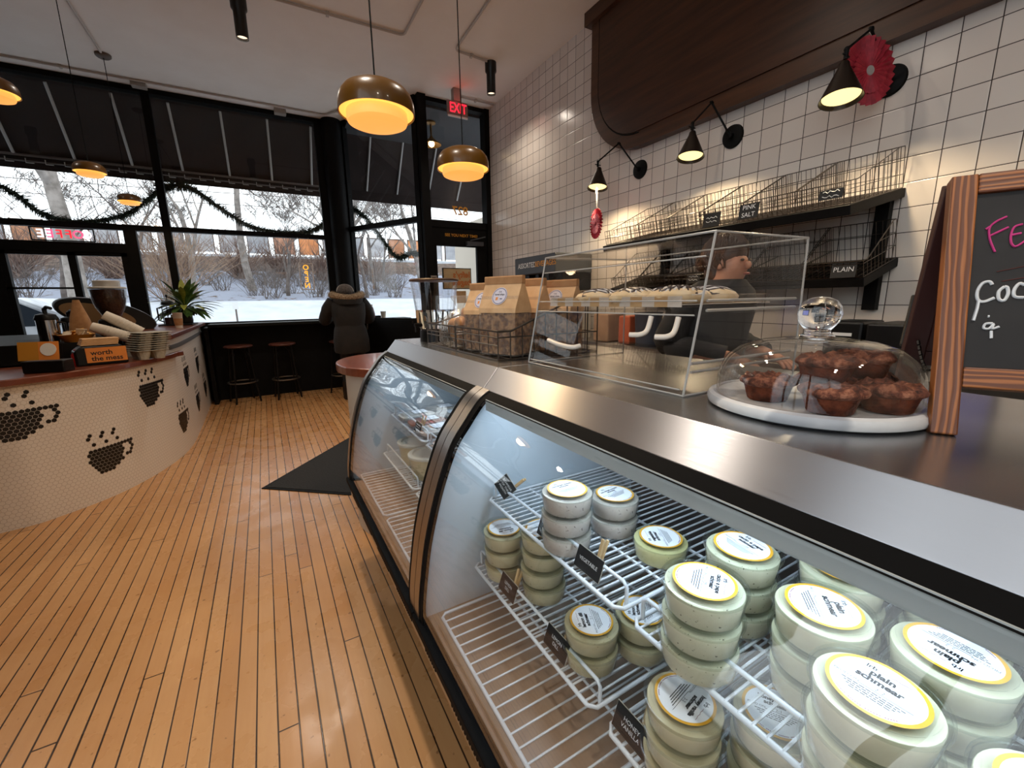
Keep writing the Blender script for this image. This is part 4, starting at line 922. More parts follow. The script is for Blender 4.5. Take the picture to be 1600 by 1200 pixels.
def make_label(lines, size, date):
    b = MB(); I = Matrix.Identity(4); z = .0452
    b.lathe([(.0385, z), (.0425, z)], n=48, m=1); b.lathe([(.0001, z), (.0385, z)], n=48, m=0)
    b.text('lrb', .0085, Matrix.Translation((-.012, .0265, z + .0002)), 2, bold=.025)
    b.text('~schmear~', .0032, Matrix.Translation((.009, .0255, z + .0002)) @ Matrix.Rotation(-.08, 4, 'Z'), 3) if False else b.tube([(-.003 + .004 * k, .0265 + .0007 * math.sin(k * 2.6), z + .0002) for k in range(7)], .0003, 4, 3)
    y = .018
    for ln in lines: b.text(ln, size, Matrix.Translation((0, y, z + .0002)), 2, bold=.045); y -= size * .92
    y -= .002
    b.text('PROD ON', .0050, Matrix.Translation((-.024, y, z + .0002)), 2); b.box(-.013, .031, y - .0022, y - .0017, z, z + .0002, 2); b.text(date, .0065, Matrix.Translation((.004, y + .0016, z + .0002)), 2)
    rnd = random.Random(len(lines[0]))
    for k in range(4):
        yy = y - .0062 - .0031 * k; x = -.026 + .003 * k; xe = .026 - .003 * k
        while x < xe:
            w = rnd.uniform(.002, .005); b.box(x, min(x + w, xe), yy, yy + .0012, z, z + .0002, 2); x += w + .0008
    for k in range(26):
        a = -PI / 2 + (k - 12.5) * .058
        if k % 7 != 6: b.box(-.0007, .0007, -.0006, .0006, 0, .0002, 3, Matrix.Rotation(a + PI / 2, 4, 'Z') @ Matrix.Translation((0, -.0365, z)))
    return b
MATS_L = [M_lbl, M_ring, M_text_k, M_pinkink]
PITCH = .0446
def tub_proto(kind, lines, size, date, label):
    t_ = thing('spread_tub', label, 'tub', (0, 0, 0))
    cup_ = MB().lathe([(.0001, 0), (.0492, 0), (.0505, .002), (.0560, .038), (.0560, .041)], n=40).build('cup', M_tub, t_, smooth=40)
    MB().lathe([(.001, .0012), (.0470, .0012), (.0485, .0026), (.0532, .036), (.0525, .0375), (.001, .0375)], n=40).build('spread', SP[kind], cup_, smooth=40)
    MB().lathe([(.0001, .0418), (.048, .0418), (.0495, .0442), (.0525, .0442), (.0545, .0446), (.0582, .0440), (.0585, .0385), (.0572, .0375), (.0565, .041), (.0001, .0410)], n=40).build('lid', M_lid, t_, smooth=40); lid_ = KIDS[t_.name][-1]
    if lines:
        o = make_label(lines, size, date).build('printed_label', MATS_L, lid_, fix=False)
    return t_
ORD = ['top', 'second', 'third', 'bottom']
PROTO = {}
def stack(kind, lines, date, x, y, z, n, rz, where, grp, size=.0098):
    key = (kind, tuple(lines), date)
    for k in range(n):      # k = 0 is the bottom tub
        top = k == n - 1; nm = 'top' if top else ('bottom' if k == 0 else ('second' if n - 1 - k == 1 else 'third'))
        lab = (f'{nm} tub of {where}' if n > 1 else f'single tub {where}'); rnd = random.Random(int(x * 1e4) + k)
        kk = key if top else (kind, None, None); loc = (x + rnd.uniform(-.0025, .0025) * (not top), y + rnd.uniform(-.0025, .0025) * (not top), z + PITCH * k)
        if kk not in PROTO:
            PROTO[kk] = tub_proto(kind, lines if top else None, size, date, lab); o = PROTO[kk]; o.location = loc; o.rotation_euler = (0, 0, rz); o['group'] = grp
        else: dup(PROTO[kk], loc, rz, lab, grp)
DG = math.radians
PL = ['plain', 'schmear']; CA = ['cacio e pepe', 'schmear']; HV = ['honey vanilla', 'schmear']; VG = ['vegetable', 'schmear']; ST = ['sun-dried tomato', 'schmear']; LD = ['lemon dill', 'schmear']
g = 'tubs on the upper shelf nearest the camera'
stack('plain', PL, '2-2', .499, .130, ZU, 3, DG(-88), 'the plain stack closest to the camera, label facing right way up', g, .0115)
stack('plain', PL, '2-2', .586, .217, ZU, 3, DG(-140), 'the plain stack right of the peppered tubs, label turned sideways', g, .0115)
stack('plain', PL, '2-2', .629, .106, ZU, 3, DG(85), 'the plain stack with upside-down label at the right edge', g, .0115)
stack('pepper', CA, '1-29', .499, .328, ZU, 3, DG(-150), 'the peppered stack standing at the shelf corner above the gap', g, .0088)
stack('pepper', CA, '1-29', .627, .351, ZU, 3, DG(-100), 'the peppered stack farther back, under the case top', g, .0088)
stack('plain', PL, '2-2', .702, .243, ZU, 3, DG(80), 'the plain stack with upside-down label directly behind the sideways one', g, .0115)
stack('plain', PL, '2-2', .742, .128, ZU, 3, DG(-85), 'the plain stack in shade at the back under the steel top', g, .0115)
stack('plain', PL, '2-2', .50, .006, ZU, 3, DG(-60), 'the plain stack cut off by the bottom right corner', g, .0115)
stack('plain', PL, '2-2', .765, .005, ZU, 3, DG(30), 'the plain stack at the far right edge below the steel top', g, .0115)
g = 'tubs on the upper shelf, far half of the nearest case'
stack('green', VG, '1-30', .658, .537, ZU, 1, DG(60), 'with yellow-green spread alone on the upper shelf', g, .0098)
stack('pink', ST, '1-31', .516, .669, ZU, 3, DG(0), 'the taller pinkish stack on the far upper shelf', g, .0075)
stack('pink', ST, '1-28', .651, .666, ZU, 2, DG(5), 'the two-high pinkish stack behind the taller one', g, .0075)
g = 'tubs on the lower shelf of the nearest case'
stack('honey', HV, '2-2', .474, .327, ZL, 3, DG(-170), 'the honey stack at the near lower shelf corner', g, .0086)
stack('honey', HV, '2-1', .566, .247, ZL, 3, DG(-60), 'the honey stack seen through the upper shelf wires', g, .0086)
stack('honey', HV, '2-1', .55, .115, ZL, 3, DG(-60), 'the honey stack low at the right under the plain tubs', g, .0086)
stack('tan', LD, '2-1', .494, .558, ZL, 2, DG(65), 'the two-high stack standing alone on the far lower shelf', g, .0098)
stack('tan', LD, '1-30', .478, .885, ZL, 3, DG(170), 'the three-high stack at the far end of the lower shelf', g, .0098)
stack('tan', LD, '1-30', .520, .765, ZL, 4, DG(170), 'the four-high stack partly behind the upper shelf edge', g, .0098)
stack('tan', LD, '2-1', .60, .525, ZL, 2, DG(50), 'the stack half hidden behind the two-high lone stack', g, .0098)
# chalk price cards clipped to the rails
M_slate = pm('slate_card', (24, 24, 25), .6); M_cardedge = pm('pale_card_edge', (190, 182, 168), .6)
def clip_card(x, y, z, txt, label, rz, size=.011, tilt=.35, diamond=False):
    t_ = thing('price_card', label, 'price card', (x, y, z), group='chalk price cards clipped to the shelf rails')
    ux = Vector((math.sin(rz), -math.cos(rz), 0)); nrm = Vector((-math.cos(rz), -math.sin(rz), 0)); up = (Vector((0, 0, 1)) * math.cos(tilt) - nrm * math.sin(tilt)).normalized()
    fr = frame((x, y, z), ux, up)
    if diamond: fr = fr @ Matrix.Rotation(DG(-45), 4, 'Z')
    w, h = (.024, .024) if diamond else (.036, .021)
    cd_ = MB().box(-w, w, -h, h, -.0012, 0, 0, fr).build('card', M_slate, t_); MB().box(-w - .0012, w + .0012, -h - .0012, h + .0012, -.002, -.0012, 0, fr).build('card_backing', M_cardedge, cd_)
    b = MB()
    if txt == ['']:
        for q in range(3): b.tube([fr @ Vector((-.026 + .0065 * i, .010 - .010 * q + .0022 * math.sin(i * 2.3 + q), .0005)) for i in range(9 - q)], .0008, 4)
    for k, ln in enumerate([q for q in txt if q]): b.text(ln, size, fr @ Matrix.Translation((0, (len(txt) - 1) * size * .55 - k * size * 1.1, .0004)))
    b.build('chalk_lettering', M_text_w, cd_, fix=False)
    b = MB()
    for s in (-1, 1): b.box(.012, .018, .0, .055, -.011 + s * .0035 - .0022, -.011 + s * .0035 + .0022, 0, fr @ Matrix.Rotation(s * .05, 4, 'X'))
    b.build('clothes_peg', M_ply, t_)
    return t_
clip_card(.492, .90, .822, ['SCHMEAR', 'OF THE', 'MONTH'], 'diamond-turned chalk card reading schmear of the month at the far shelf end', .5, .0085, .2, True)
clip_card(.489, .70, .797, ['SUN-DRIED', 'TOMATO'], 'chalk card clipped in front of the taller pinkish stack', 0, .010)
clip_card(.489, .565, .797, ['VEGETABLE'], 'chalk card clipped in front of the lone yellow-green tub', 0, .010)
clip_card(.489, .335, .797, ['CACIO', 'E PEPE'], 'chalk card clipped in front of the peppered stack at the shelf corner', 0, .011)
clip_card(.439, .80, .612, ['LEMON', 'DILL'], 'chalk card clipped to the lower rail at its far end', 0, .010)
clip_card(.439, .60, .612, ['LEMON', 'DILL'], 'chalk card clipped to the lower rail before the lone two-high stack', 0, .010)
clip_card(.439, .395, .612, ['HONEY', 'VANILLA'], 'chalk card clipped to the lower rail before the honey stack', 0, .010)
# second case contents
M_pack = glass('clear_vacuum_pack', (.95, .96, .97), 1.45, .08)
rnd = random.Random(21)
PK = [((200, 190, 180), (176, 150, 140)), ((150, 84, 64), (180, 110, 84)), ((214, 208, 196), (190, 182, 170)), ((196, 120, 90), (214, 150, 116)), ((206, 200, 190), (186, 176, 168))]
def packet(x, y, z, rz, k, label, tilt=0):
    c1, c2 = PK[k]; t_ = thing('vacuum_packet', label, 'packet', (x, y, z), group='vacuum packets in the second case')
    M = Matrix.Translation((x, y, z)) @ Matrix.Rotation(rz, 4, 'Z') @ Matrix.Rotation(tilt, 4, 'Y')
    b = MB(); b.loft([[M @ p for p in ell((0, 0, q), .055 * s, .08 * s, 24, e=4)] for q, s in ((.001, .86), (.008, 1), (.016, 1), (.022, .8))]); b.build('filling', mottled(f'packet_filling_{k}', c1, c2, 40, .4) if f'packet_filling_{k}' not in bpy.data.materials else bpy.data.materials[f'packet_filling_{k}'], t_, smooth=60)
    b = MB(); b.loft([[M @ p for p in ell((0, 0, q), .068 * s, .10 * s, 24, e=6)] for q, s in ((.0, .97), (.002, 1), (.024, .9), (.026, .8))]); b.build('film', M_pack, t_, smooth=60)
    b = MB(); b.box(-.03, .03, -.045, .02, .0265, .0275, 0, M); b.build('sticker', M_lbl, t_)
pos = [(.56, 1.15, 2), (.565, 1.27, 4), (.56, 1.40, 0), (.70, 1.16, 1), (.70, 1.30, 2), (.69, 1.42, 3), (.56, 1.60, 4), (.565, 1.73, 1), (.56, 1.86, 2), (.70, 1.62, 0), (.70, 1.78, 4), (.70, 1.90, 2)]
for i, (x, y, k) in enumerate(pos):
    far = 'far half of the second case' if y > 1.5 else 'half of the second case next to the joint'
    packet(x, y, ZU + .001, rnd.uniform(-.15, .15) + PI / 2, k, f"{['nearest','middle','farthest'][i % 3]} packet, {'front' if x < .6 else 'back'} row, upper shelf, {far}")
packet(.50, 1.14, ZL + .04, .3, 3, 'pink salmon packet leaning on the lower shelf next to the joint', -.9)
for i, (x, y, lab) in enumerate(((.525, 1.38, 'large round deli tub on the lower shelf of the second case, nearer one'), (.525, 1.62, 'large round deli tub on the lower shelf of the second case, middle one'), (.53, 1.80, 'large round deli tub on the lower shelf of the second case, farthest one'))):
    if i == 0:
        dt = thing('deli_tub', lab, 'tub', (0, 0, 0), group='deli tubs in the second case')
        MB().lathe([(.001, .001), (.068, .001), (.076, .085), (.001, .085)], n=36).build('filling', SP['tan'], dt, smooth=40); MB().lathe([(.0001, 0), (.07, 0), (.079, .09)], n=36).build('cup', M_tub, dt, smooth=40)
        MB().lathe([(.0001, .094), (.06, .094), (.064, .10), (.078, .10), (.083, .096), (.083, .088), (.08, .088)], n=36).build('lid', pm('pale_lid_plastic', (196, 196, 186), .35), dt, smooth=40)
        dt.location = (x, y, ZL)
    else: dup(dt, (x, y, ZL), 0, lab)
for i, (y, txt, lab) in enumerate(((1.13, 'SALMON', 'chalk card on the second case upper rail nearest the joint'), (1.30, 'LOX', 'chalk card on the second case upper rail, second from the joint'), (1.62, 'WHITEFISH', 'chalk card on the second case upper rail in its far half'))):
    clip_card(.489, y, .797, [''], lab, 0, .010, .3)
# ------------------------------------------------------------------ on the steel top
ZT_ = 1.12
# cake stand: marble board, glass dome, chocolate cakes
M_marble = pm('white_marble', (226, 224, 222), .25); t = NT(M_marble)
nz = t.noise(t.obj(), 9, 5, .6); w = t.n('ShaderNodeTexWave', wave_type='BANDS', bands_direction='DIAGONAL'); w.inputs['Scale'].default_value = 3.2; w.inputs['Distortion'].default_value = 9; w.inputs['Detail'].default_value = 4
t.l(t.obj(), w.inputs['Vector']); t.col(t.mix(t.smooth(w.outputs['Fac'], .0, .16, .75, 0), t.ramp(nz, [(.35, (214, 212, 211)), (.65, (232, 230, 228))]), (146, 148, 156)))
MX, MY = .752, .338
mbd = tag(MB().lathe([(.0001, ZT_), (.141, ZT_), (.149, ZT_ + .004), (.151, ZT_ + .011), (.148, ZT_ + .018), (.142, ZT_ + .021), (.136, ZT_ + .019), (.0001, ZT_ + .019)], (MX, MY, 0), 72).build('marble_board', M_marble, at=(MX, MY, ZT_), smooth=40), 'round white marble board under the glass dome', 'serving board')
dm = thing('glass_dome', 'clear glass cake dome with round knob over the chocolate cakes', 'cake dome', (MX, MY, ZT_ + .02))
z0 = ZT_ + .0195
do = [(.137, z0), (.1365, z0 + .026), (.133, z0 + .044), (.123, z0 + .063), (.104, z0 + .079), (.077, z0 + .088), (.045, z0 + .0925), (.018, z0 + .0935)]
di = [(r - .0035, z - .0 if i == 0 else z - .003) for i, (r, z) in enumerate(do)]
MB().lathe(do + [(.0001, z0 + .0935)] + [(.0001, z0 + .0905)] + di[::-1] + [do[0]], (MX, MY, 0), 72).build('bowl', M_domeglass, dm, smooth=50)
M_knob = pm('solid_glass', (255, 255, 255), .0, trans=1); M_knob.node_tree.nodes['Principled BSDF'].inputs['IOR'].default_value = 1.45
MB().lathe([(.0001, z0 + .0937), (.022, z0 + .094), (.024, z0 + .0965), (.0185, z0 + .100), (.017, z0 + .104), (.0205, z0 + .109), (.0265, z0 + .118), (.0295, z0 + .130), (.0275, z0 + .142), (.021, z0 + .151), (.012, z0 + .1555), (.0001, z0 + .157)], (MX, MY, 0), 40).build('knob', M_knob, dm, smooth=60)
M_cake = mottled('chocolate_cake', (62, 27, 17), (122, 62, 38), 55, .85, .8, spec=.25); M_crust = pm('cracked_cake_top', (104, 58, 40), .85); t = NT(M_crust)
nz = t.noise(t.obj(), 60, 6, .7); t.col(t.ramp(nz, [(.36, (44, 20, 13)), (.5, (106, 56, 37)), (.66, (170, 112, 84))])); t.bump(nz, .9, .006)
def cake(x, y, z, seed, label):
    rnd = random.Random(seed); t_ = thing('chocolate_cake', label, 'cake', (x, y, z), group='chocolate cakes under the dome')
    n = 36; off = rnd.uniform(0, 9)
    def ring(r, zz, a=.0):
        r *= .88; zz *= .9; a *= .88
        return [Vector((x + (r + a * noise.noise(Vector((math.cos(q) * 2 + off, math.sin(q) * 2, zz * 40)))) * math.cos(q), y + (r + a * noise.noise(Vector((math.cos(q) * 2 + off, math.sin(q) * 2, zz * 40)))) * math.sin(q), z + zz)) for q in [2 * PI * k / n for k in range(n)]]
    MB().loft([ring(.029, 0), ring(.031, .002), ring(.0385, .028, .001)]).build('base', M_cake, t_, smooth=50)
    rs = [ring(.0385, .026, .002), ring(.0435, .029, .008), ring(.0452, .034, .010), ring(.041, .039, .009)]
    for r, zz in ((.036, .0415), (.030, .0425), (.024, .042), (.018, .0415), (.012, .0405), (.005, .040)):
        q = ring(r, zz, .004)
        for p in q: p.z += .007 * noise.noise(Vector((p.x * 95 + off, p.y * 95, 1))) + .003 * noise.noise(Vector((p.x * 260 + off, p.y * 260, 5)))
        rs.append(q)
    MB().loft(rs).build('cracked_top', M_crust, t_, smooth=70)
zc = ZT_ + .0195
for i, (x, y, z, lb) in enumerate(((.672, .362, zc, 'chocolate cake at the left of the pile on the marble board'), (.664, .272, zc, 'chocolate cake at the front of the pile on the marble board'), (.735, .232, zc, 'chocolate cake at the front right of the pile, nearest the chalkboard'),
        (.812, .290, zc, 'chocolate cake at the back right of the pile'), (.750, .318, zc, 'chocolate cake in the middle of the bottom layer'), (.695, .296, zc + .036, 'chocolate cake on top of the pile, larger-looking one at the left'), (.783, .284, zc + .036, 'chocolate cake on top of the pile, at the right'))):
    cake(x, y, z, i, lb)

# acrylic pastry case
ac = thing('pastry_case', 'clear acrylic two-tier pastry case on the steel top', 'pastry case', (.82, .755, ZT_))
Y0, Y1 = .493, 1.02; th = .005
FB, FT, BT, BB = (.643, ZT_ + .001), (.703, 1.412), (1.012, 1.417), (1.012, ZT_ + .001)
def fx(z): return FB[0] + (FT[0] - FB[0]) * (z - FB[1]) / (FT[1] - FB[1])
for y, nm in ((Y0, 'end_panel'), (Y1 - th, 'end_panel')):
    MB().prism([(FB[0], y, FB[1]), (FT[0], y, FT[1]), (BT[0], y, BT[1]), (BB[0], y, BB[1])], (0, th, 0)).build(nm, M_acryl, ac)
def xz_slab(p, q, t_=th):
    d = Vector((q[0] - p[0], 0, q[1] - p[1])).normalized(); n = Vector((d.z, 0, -d.x)) * t_
    a = Vector((p[0], Y0 + th, p[1])); b_ = Vector((q[0], Y0 + th, q[1])); return MB().prism([a, b_, b_ + n, a + n], (0, Y1 - Y0 - 2 * th, 0))
xz_slab(FT, BT).build('top_panel', M_acryl, ac)
zm = 1.272
xz_slab((fx(zm) + .012, zm), (1.005, zm)).build('shelf', M_acryl, ac)
xz_slab((fx(1.16) + .01, 1.16), (1.005, 1.16)).build('lower_tray', M_acryl, ac)
udoor = xz_slab((fx(zm + .02), zm + .02), (fx(1.37), 1.37)).build('upper_door', M_acryl, ac); ldoor = xz_slab((fx(ZT_ + .01), ZT_ + .01), (fx(zm - .005), zm - .005)).build('lower_door', M_acryl, ac)
b = MB(); r = .0022       # polished edges catch the light
for y in (Y0 + .001, Y1 - .001):
    b.rod((FB[0], y, FB[1]), (FT[0], y, FT[1]), r, 5).rod((FT[0], y, FT[1]), (BT[0], y, BT[1]), r, 5).rod((BT[0], y, BT[1]), (BB[0], y, BB[1]), r, 5).rod((FB[0], y, FB[1] + .001), (BB[0], y, BB[1] + .001), r, 5)
b.rod((FT[0], Y0, FT[1]), (FT[0], Y1, FT[1]), r, 5).rod((FB[0], Y0, FB[1] + .001), (FB[0], Y1, FB[1] + .001), r * .8, 5).rod((BT[0], Y0, BT[1]), (BT[0], Y1, BT[1]), r, 5)
for z in (1.37, zm + .02, zm - .006, ZT_ + .012): b.rod((fx(z) - .001, Y0 + .01, z), (fx(z) - .001, Y1 - .01, z), r * .7, 5)
b.build('polished_edge', M_edge, ac, smooth=50)
b = MB()
for k in (0, 1): b.tube([(fx(zm) + .03, Y0 + th + .004, zm + .002 + .018 * k), (1.005, Y0 + th + .004, zm + .002 + .018 * k)], .003, 5); b.tube([(fx(1.16) + .02, Y0 + th + .004, 1.162 + .016 * k), (1.005, Y0 + th + .004, 1.162 + .016 * k)], .003, 5)
b.build('runner', M_edge, ac, smooth=50)
b = MB().tube([(fx(1.345) - .012, Y0 - .008, 1.345), (fx(1.345) - .012, Y0 + .085, 1.345)], .007, 10); b.tube([(fx(1.335) - .012, Y0 - .004, 1.335), (fx(1.335) - .012, Y0 + .08, 1.335)], .004, 8); b.build('hinge', M_acryl, udoor, smooth=50)
M_handle = pm('ivory_handle', (222, 210, 196), .3)
b = MB().tube(crom([(fx(1.185) - .004, .80, 1.187), (fx(1.185) - .022, .81, 1.184), (fx(1.185) - .024, .86, 1.187), (fx(1.185) - .016, .915, 1.193)], 5), .006, 10); b.build('handle', M_handle, ldoor, smooth=50)
for y in (.535, .60):
    MB().tube(crom([(fx(1.25) + .0, y, 1.262), (fx(1.23) - .006, y, 1.235), (fx(1.225) - .02, y + .004, 1.227), (fx(1.222) - .03, y + .022, 1.226)], 5), .0052, 10).build('handle', M_handle, ac, smooth=50)
for y in (.50,):
    for x in (.74, .86, .97): MB().box(x, x + .018, Y0 - .003, Y0 + .012, 1.392, 1.408).build('corner_clip', M_acryl, ac, bevel=.003)
tr = thing('pastry_tray', 'clear tray lined with pale paper inside the acrylic case', 'tray', (.82, .75, zm + .007))
b = MB(); rim = lambda z, d, e=9: ell((.832, .757, z), .155 + d, .232 + d, 40, e=e)
b.loft([rim(zm + .007, -.01), rim(zm + .03, .0), rim(zm + .032, .003), rim(zm + .03, -.004), rim(zm + .0105, -.013)]); b.build('tray', M_acryl, tr, smooth=40)
b = MB(); n = 26
for i in range(n):
    y = .545 + .43 * i / n; 
    b.box(.69, .985, y, y + .43 / n, zm + .012, zm + .0135, (i // 2) % 2)
    b.box(.6885, .690, y, y + .43 / n, zm + .008, zm + .029, (i // 2) % 2)
b.build('paper_liner', [pm('pale_liner', (206, 192, 178), .6), pm('buff_liner', (196, 158, 112), .6)], tr)
M_dough = mottled('baked_dough', (216, 184, 138), (236, 216, 184), 22, .6); M_drz = pm('white_icing', (228, 224, 220), .35); M_choc = pm('chocolate_drizzle', (66, 56, 58), .35)
def pastry(x, y, label, seed, rz=0):
    rnd = random.Random(seed); t_ = thing('iced_pastry', label, 'pastry', (x, y, zm + .014), group='iced pastries on the tray')
    M = Matrix.Translation((x, y, zm + .0137)) @ Matrix.Rotation(rz, 4, 'Z')
    b = MB(); b.loft([[M @ p for p in ell((0, 0, z), rx, ry, 30, e=2.6)] for z, rx, ry in ((0, .046, .048), (.004, .055, .056), (.014, .057, .059), (.024, .049, .051), (.030, .034, .036), (.032, .01, .01))]); bun = b.build('bun', M_dough, t_, smooth=60)
    for m_, nm, q in ((M_drz, 'icing', 0), (M_choc, 'drizzle', 1)):
        b = MB()
        for k in range(11):
            a = -.052 + .0104 * k + .005 * q; pts = []
            for i in range(9):
                u = -.045 + .09 * i / 8; v = a + .008 * math.sin(i * 1.5 + k * 1.7 + q); rr = math.hypot(u / .056, v / .058)
                if rr < .98: pts.append(M @ Vector((u, v, .0335 - .020 * rr ** 2.6 + .002 * q)))
            if len(pts) > 2: b.tube(pts,     .0042 if q == 0 else .0030, 6)
        b.build(nm, m_, bun, smooth=60)
PP = [(.745, .60), (.745, .72), (.745, .84), (.86, .61), (.86, .73), (.86, .86), (.95, .67), (.94, .80)]
nm_ = ['front row nearest the case end', 'front row, second from the case end', 'front row, third from the case end', 'middle row nearest the case end', 'middle row, second from the case end', 'middle row, third from the case end', 'back row nearer the case end', 'back row farther from the case end']
for i, (x, y) in enumerate(PP): pastry(x, y, 'iced pastry with dark and white drizzle, ' + nm_[i], i, i * .7)

# wire baskets
M_wirek = pm('dark_chrome_wire', (96, 88, 82), .3, .9)
def wire_basket(x0, x1, y0, y1, z, hf, hb, label, M=None, mat=None, nf=6, ns=9, group=None, r=.0022, name='wire_basket', cat='basket', open_low=False):
    """front at x0 (height hf) rising to the back at x1 (height hb)"""
    t_ = thing(name, label, cat, (x0, y0, z) if M is None else tuple(M @ Vector((x0, y0, z))), group=group)
    T_ = (lambda p: M @ Vector(p)) if M is not None else (lambda p: Vector(p))
    b = MB(); xs = x0 + (x1 - x0) * .42; hx = lambda x: hf if x <= x0 + .12 * (x1 - x0) else min(hb, hf + (hb - hf) * (x - x0 - .12 * (x1 - x0)) / ((x1 - x0) * .78))
    def pl(pts, rr=r): b.tube([T_(p) for p in pts], rr, 5)
    top = [(x0, y1, z + hf), (x0, y0, z + hf), (x0 + .12 * (x1 - x0), y0, z + hf), (x0 + .9 * (x1 - x0), y0, z + hb), (x1, y0, z + hb), (x1, y1, z + hb), (x0 + .9 * (x1 - x0), y1, z + hb), (x0 + .12 * (x1 - x0), y1, z + hf)]
    b.tube([T_(p) for p in top], r * 1.5, 6, closed=True); b.tube([T_(p) for p in ((x0, y0, z), (x1, y0, z), (x1, y1, z), (x0, y1, z))], r * 1.3, 6, closed=True)
    o1 = b.build('rim', mat or M_wirek, t_, smooth=50); b = MB()
    for i in range(1, nf): y = y0 + (y1 - y0) * i / nf; pl([(x0, y, z + hf), (x0, y, z), (x1, y, z), (x1, y, z + hb)])
    for i in range(0, ns + 1):
        x = x0 + (x1 - x0) * i / ns; pl([(x, y0, z), (x, y0, z + hx(x))]); pl([(x, y1, z), (x, y1, z + hx(x))])
        if 0 < i < ns and i % 2: pl([(x, y0, z), (x, y1, z)])
    for k in (1, 2):
        h = hb * k / 3; xk = x0 if h <= hf else x0 + .12 * (x1 - x0) + (h - hf) / (hb - hf) * (x1 - x0) * .78
        pl([(xk, y0, z + h), (x1, y0, z + h), (x1, y1, z + h), (xk, y1, z + h)])
        if h <= hf: pl([(x0, y0, z + h), (x0, y1, z + h)])
    pl([(x0, y0, z + hf * .5), (x0, y1, z + hf * .5)])
    b.build('wires', mat or M_wirek, o1, smooth=50); return t_
wire_basket(.585, .965, 1.095, 1.41, ZT_ + .003, .085, .20, 'dark wire basket beside the acrylic case holding kraft-topped bags', nf=5, ns=9)
wire_basket(.585, .965, 1.42, 1.72, ZT_ + .003, .085, .17, 'dark wire basket next to the drink dispenser holding a wrapped bag', nf=6, ns=9)
M_cello = glass('cellophane', (.96, .95, .93), 1.45, .1); _t = M_cello.node_tree; _o = [q for q in _t.nodes if q.type == 'OUTPUT_MATERIAL'][0]; _s = _o.inputs[0].links[0].from_socket; _d = _t.nodes.new('ShaderNodeBsdfDiffuse'); _d.inputs[0].default_value = (.8, .76, .7, 1); _m = _t.nodes.new('ShaderNodeMixShader'); _m.inputs[0].default_value = .10; _t.links.new(_s, _m.inputs[1]); _t.links.new(_d.outputs[0], _m.inputs[2]); _t.links.new(_m.outputs[0], _o.inputs[0]); M_chips = mottled('toasted_chips', (104, 66, 40), (176, 128, 84), 60, .7, .6, lo=.4, hi=.6)
M_stk = pm('pale_violet_sticker', (206, 202, 214), .5); M_stkr = pm('violet_ring_ink', (86, 78, 118), .5)
def chip_bag(x, y, label, rz=0, h=.235, sticker=True):
    t_ = thing('chip_bag', label, 'bag', (x, y, ZT_ + .007), rz, 'kraft-topped chip bags')
    W, D = .070, .044; z = ZT_ + .007
    def R(zz, w, d): return [Vector((x - d, y - w, z + zz)), Vector((x + d, y - w, z + zz)), Vector((x + d, y + w, z + zz)), Vector((x - d, y + w, z + zz))]
    MB().loft([R(.004, W - .003, D - .003), R(h * .5, W - .003, D - .003), R(h * .62, W - .004, D * .72)]).build('chips', M_chips, t_)
    MB().loft([R(0, W, D), R(h * .55, W, D), R(h * .75, W + .001, D * .6)]).build('clear_bag', M_cello, t_)
    MB().loft([R(h * .54, W + .0015, D + .0015), R(h * .6, W + .0018, D * .97), R(h * .9, W + .0015, .008), R(h * .92, W + .0015, .005)]).build('paper_header', M_kraft, t_)
    MB().loft([R(h * .90, W + .003, .0095), R(h * .985, W + .003, .0085), R(h, W + .003, .006)]).build('folded_top', M_kraftd, t_)
    if sticker:
        a = math.atan2(D * .97 - .008, h * .3); fr = frame((x - (D * .97 + .008) / 2 - .0022, y, z + h * .75), (0, -1, 0), (math.sin(a), 0, math.cos(a)))
        b = MB(); b.lathe([(.0001, .0), (.029, 0)], n=32, m=0, M=fr); b.lathe([(.0245, .0003), (.0265, .0003)], n=32, m=1, M=fr)
        fr2 = fr @ Matrix.Translation((0, 0, .0004)); b.text('lrb', .010, fr2 @ Matrix.Translation((0, .014, 0)), 2); b.text('bagel chips', .0085, fr2 @ Matrix.Translation((0, .005, 0)), 2, bold=.02)
        b.box(-.012, -.004, -.014, -.004, 0, .0002, 3, fr2); b.box(.004, .013, -.011, -.008, 0, .0002, 1, fr2)
        b.build('round_sticker', [M_stk, M_stkr, M_text_k, M_orange], t_, fix=False)
    WL[t_.name] = Vector((x, y, z)); t_.location = (x, y, z)
chip_bag(.664, 1.190, 'kraft-topped chip bag with full round sticker at the front of the basket', .42, .245)
chip_bag(.668, 1.325, 'kraft-topped chip bag with half-hidden sticker between front bag and wrapped bag', .34, .23)
chip_bag(.775, 1.235, 'kraft-topped chip bag in the second row directly behind the front bag', .4, .24, False)
chip_bag(.872, 1.185, 'kraft-topped chip bag with sticker seen through the acrylic case', .35, .235)
chip_bag(.905, 1.32, 'kraft-topped chip bag at the rear of the basket, farthest right', .3, .23, False)
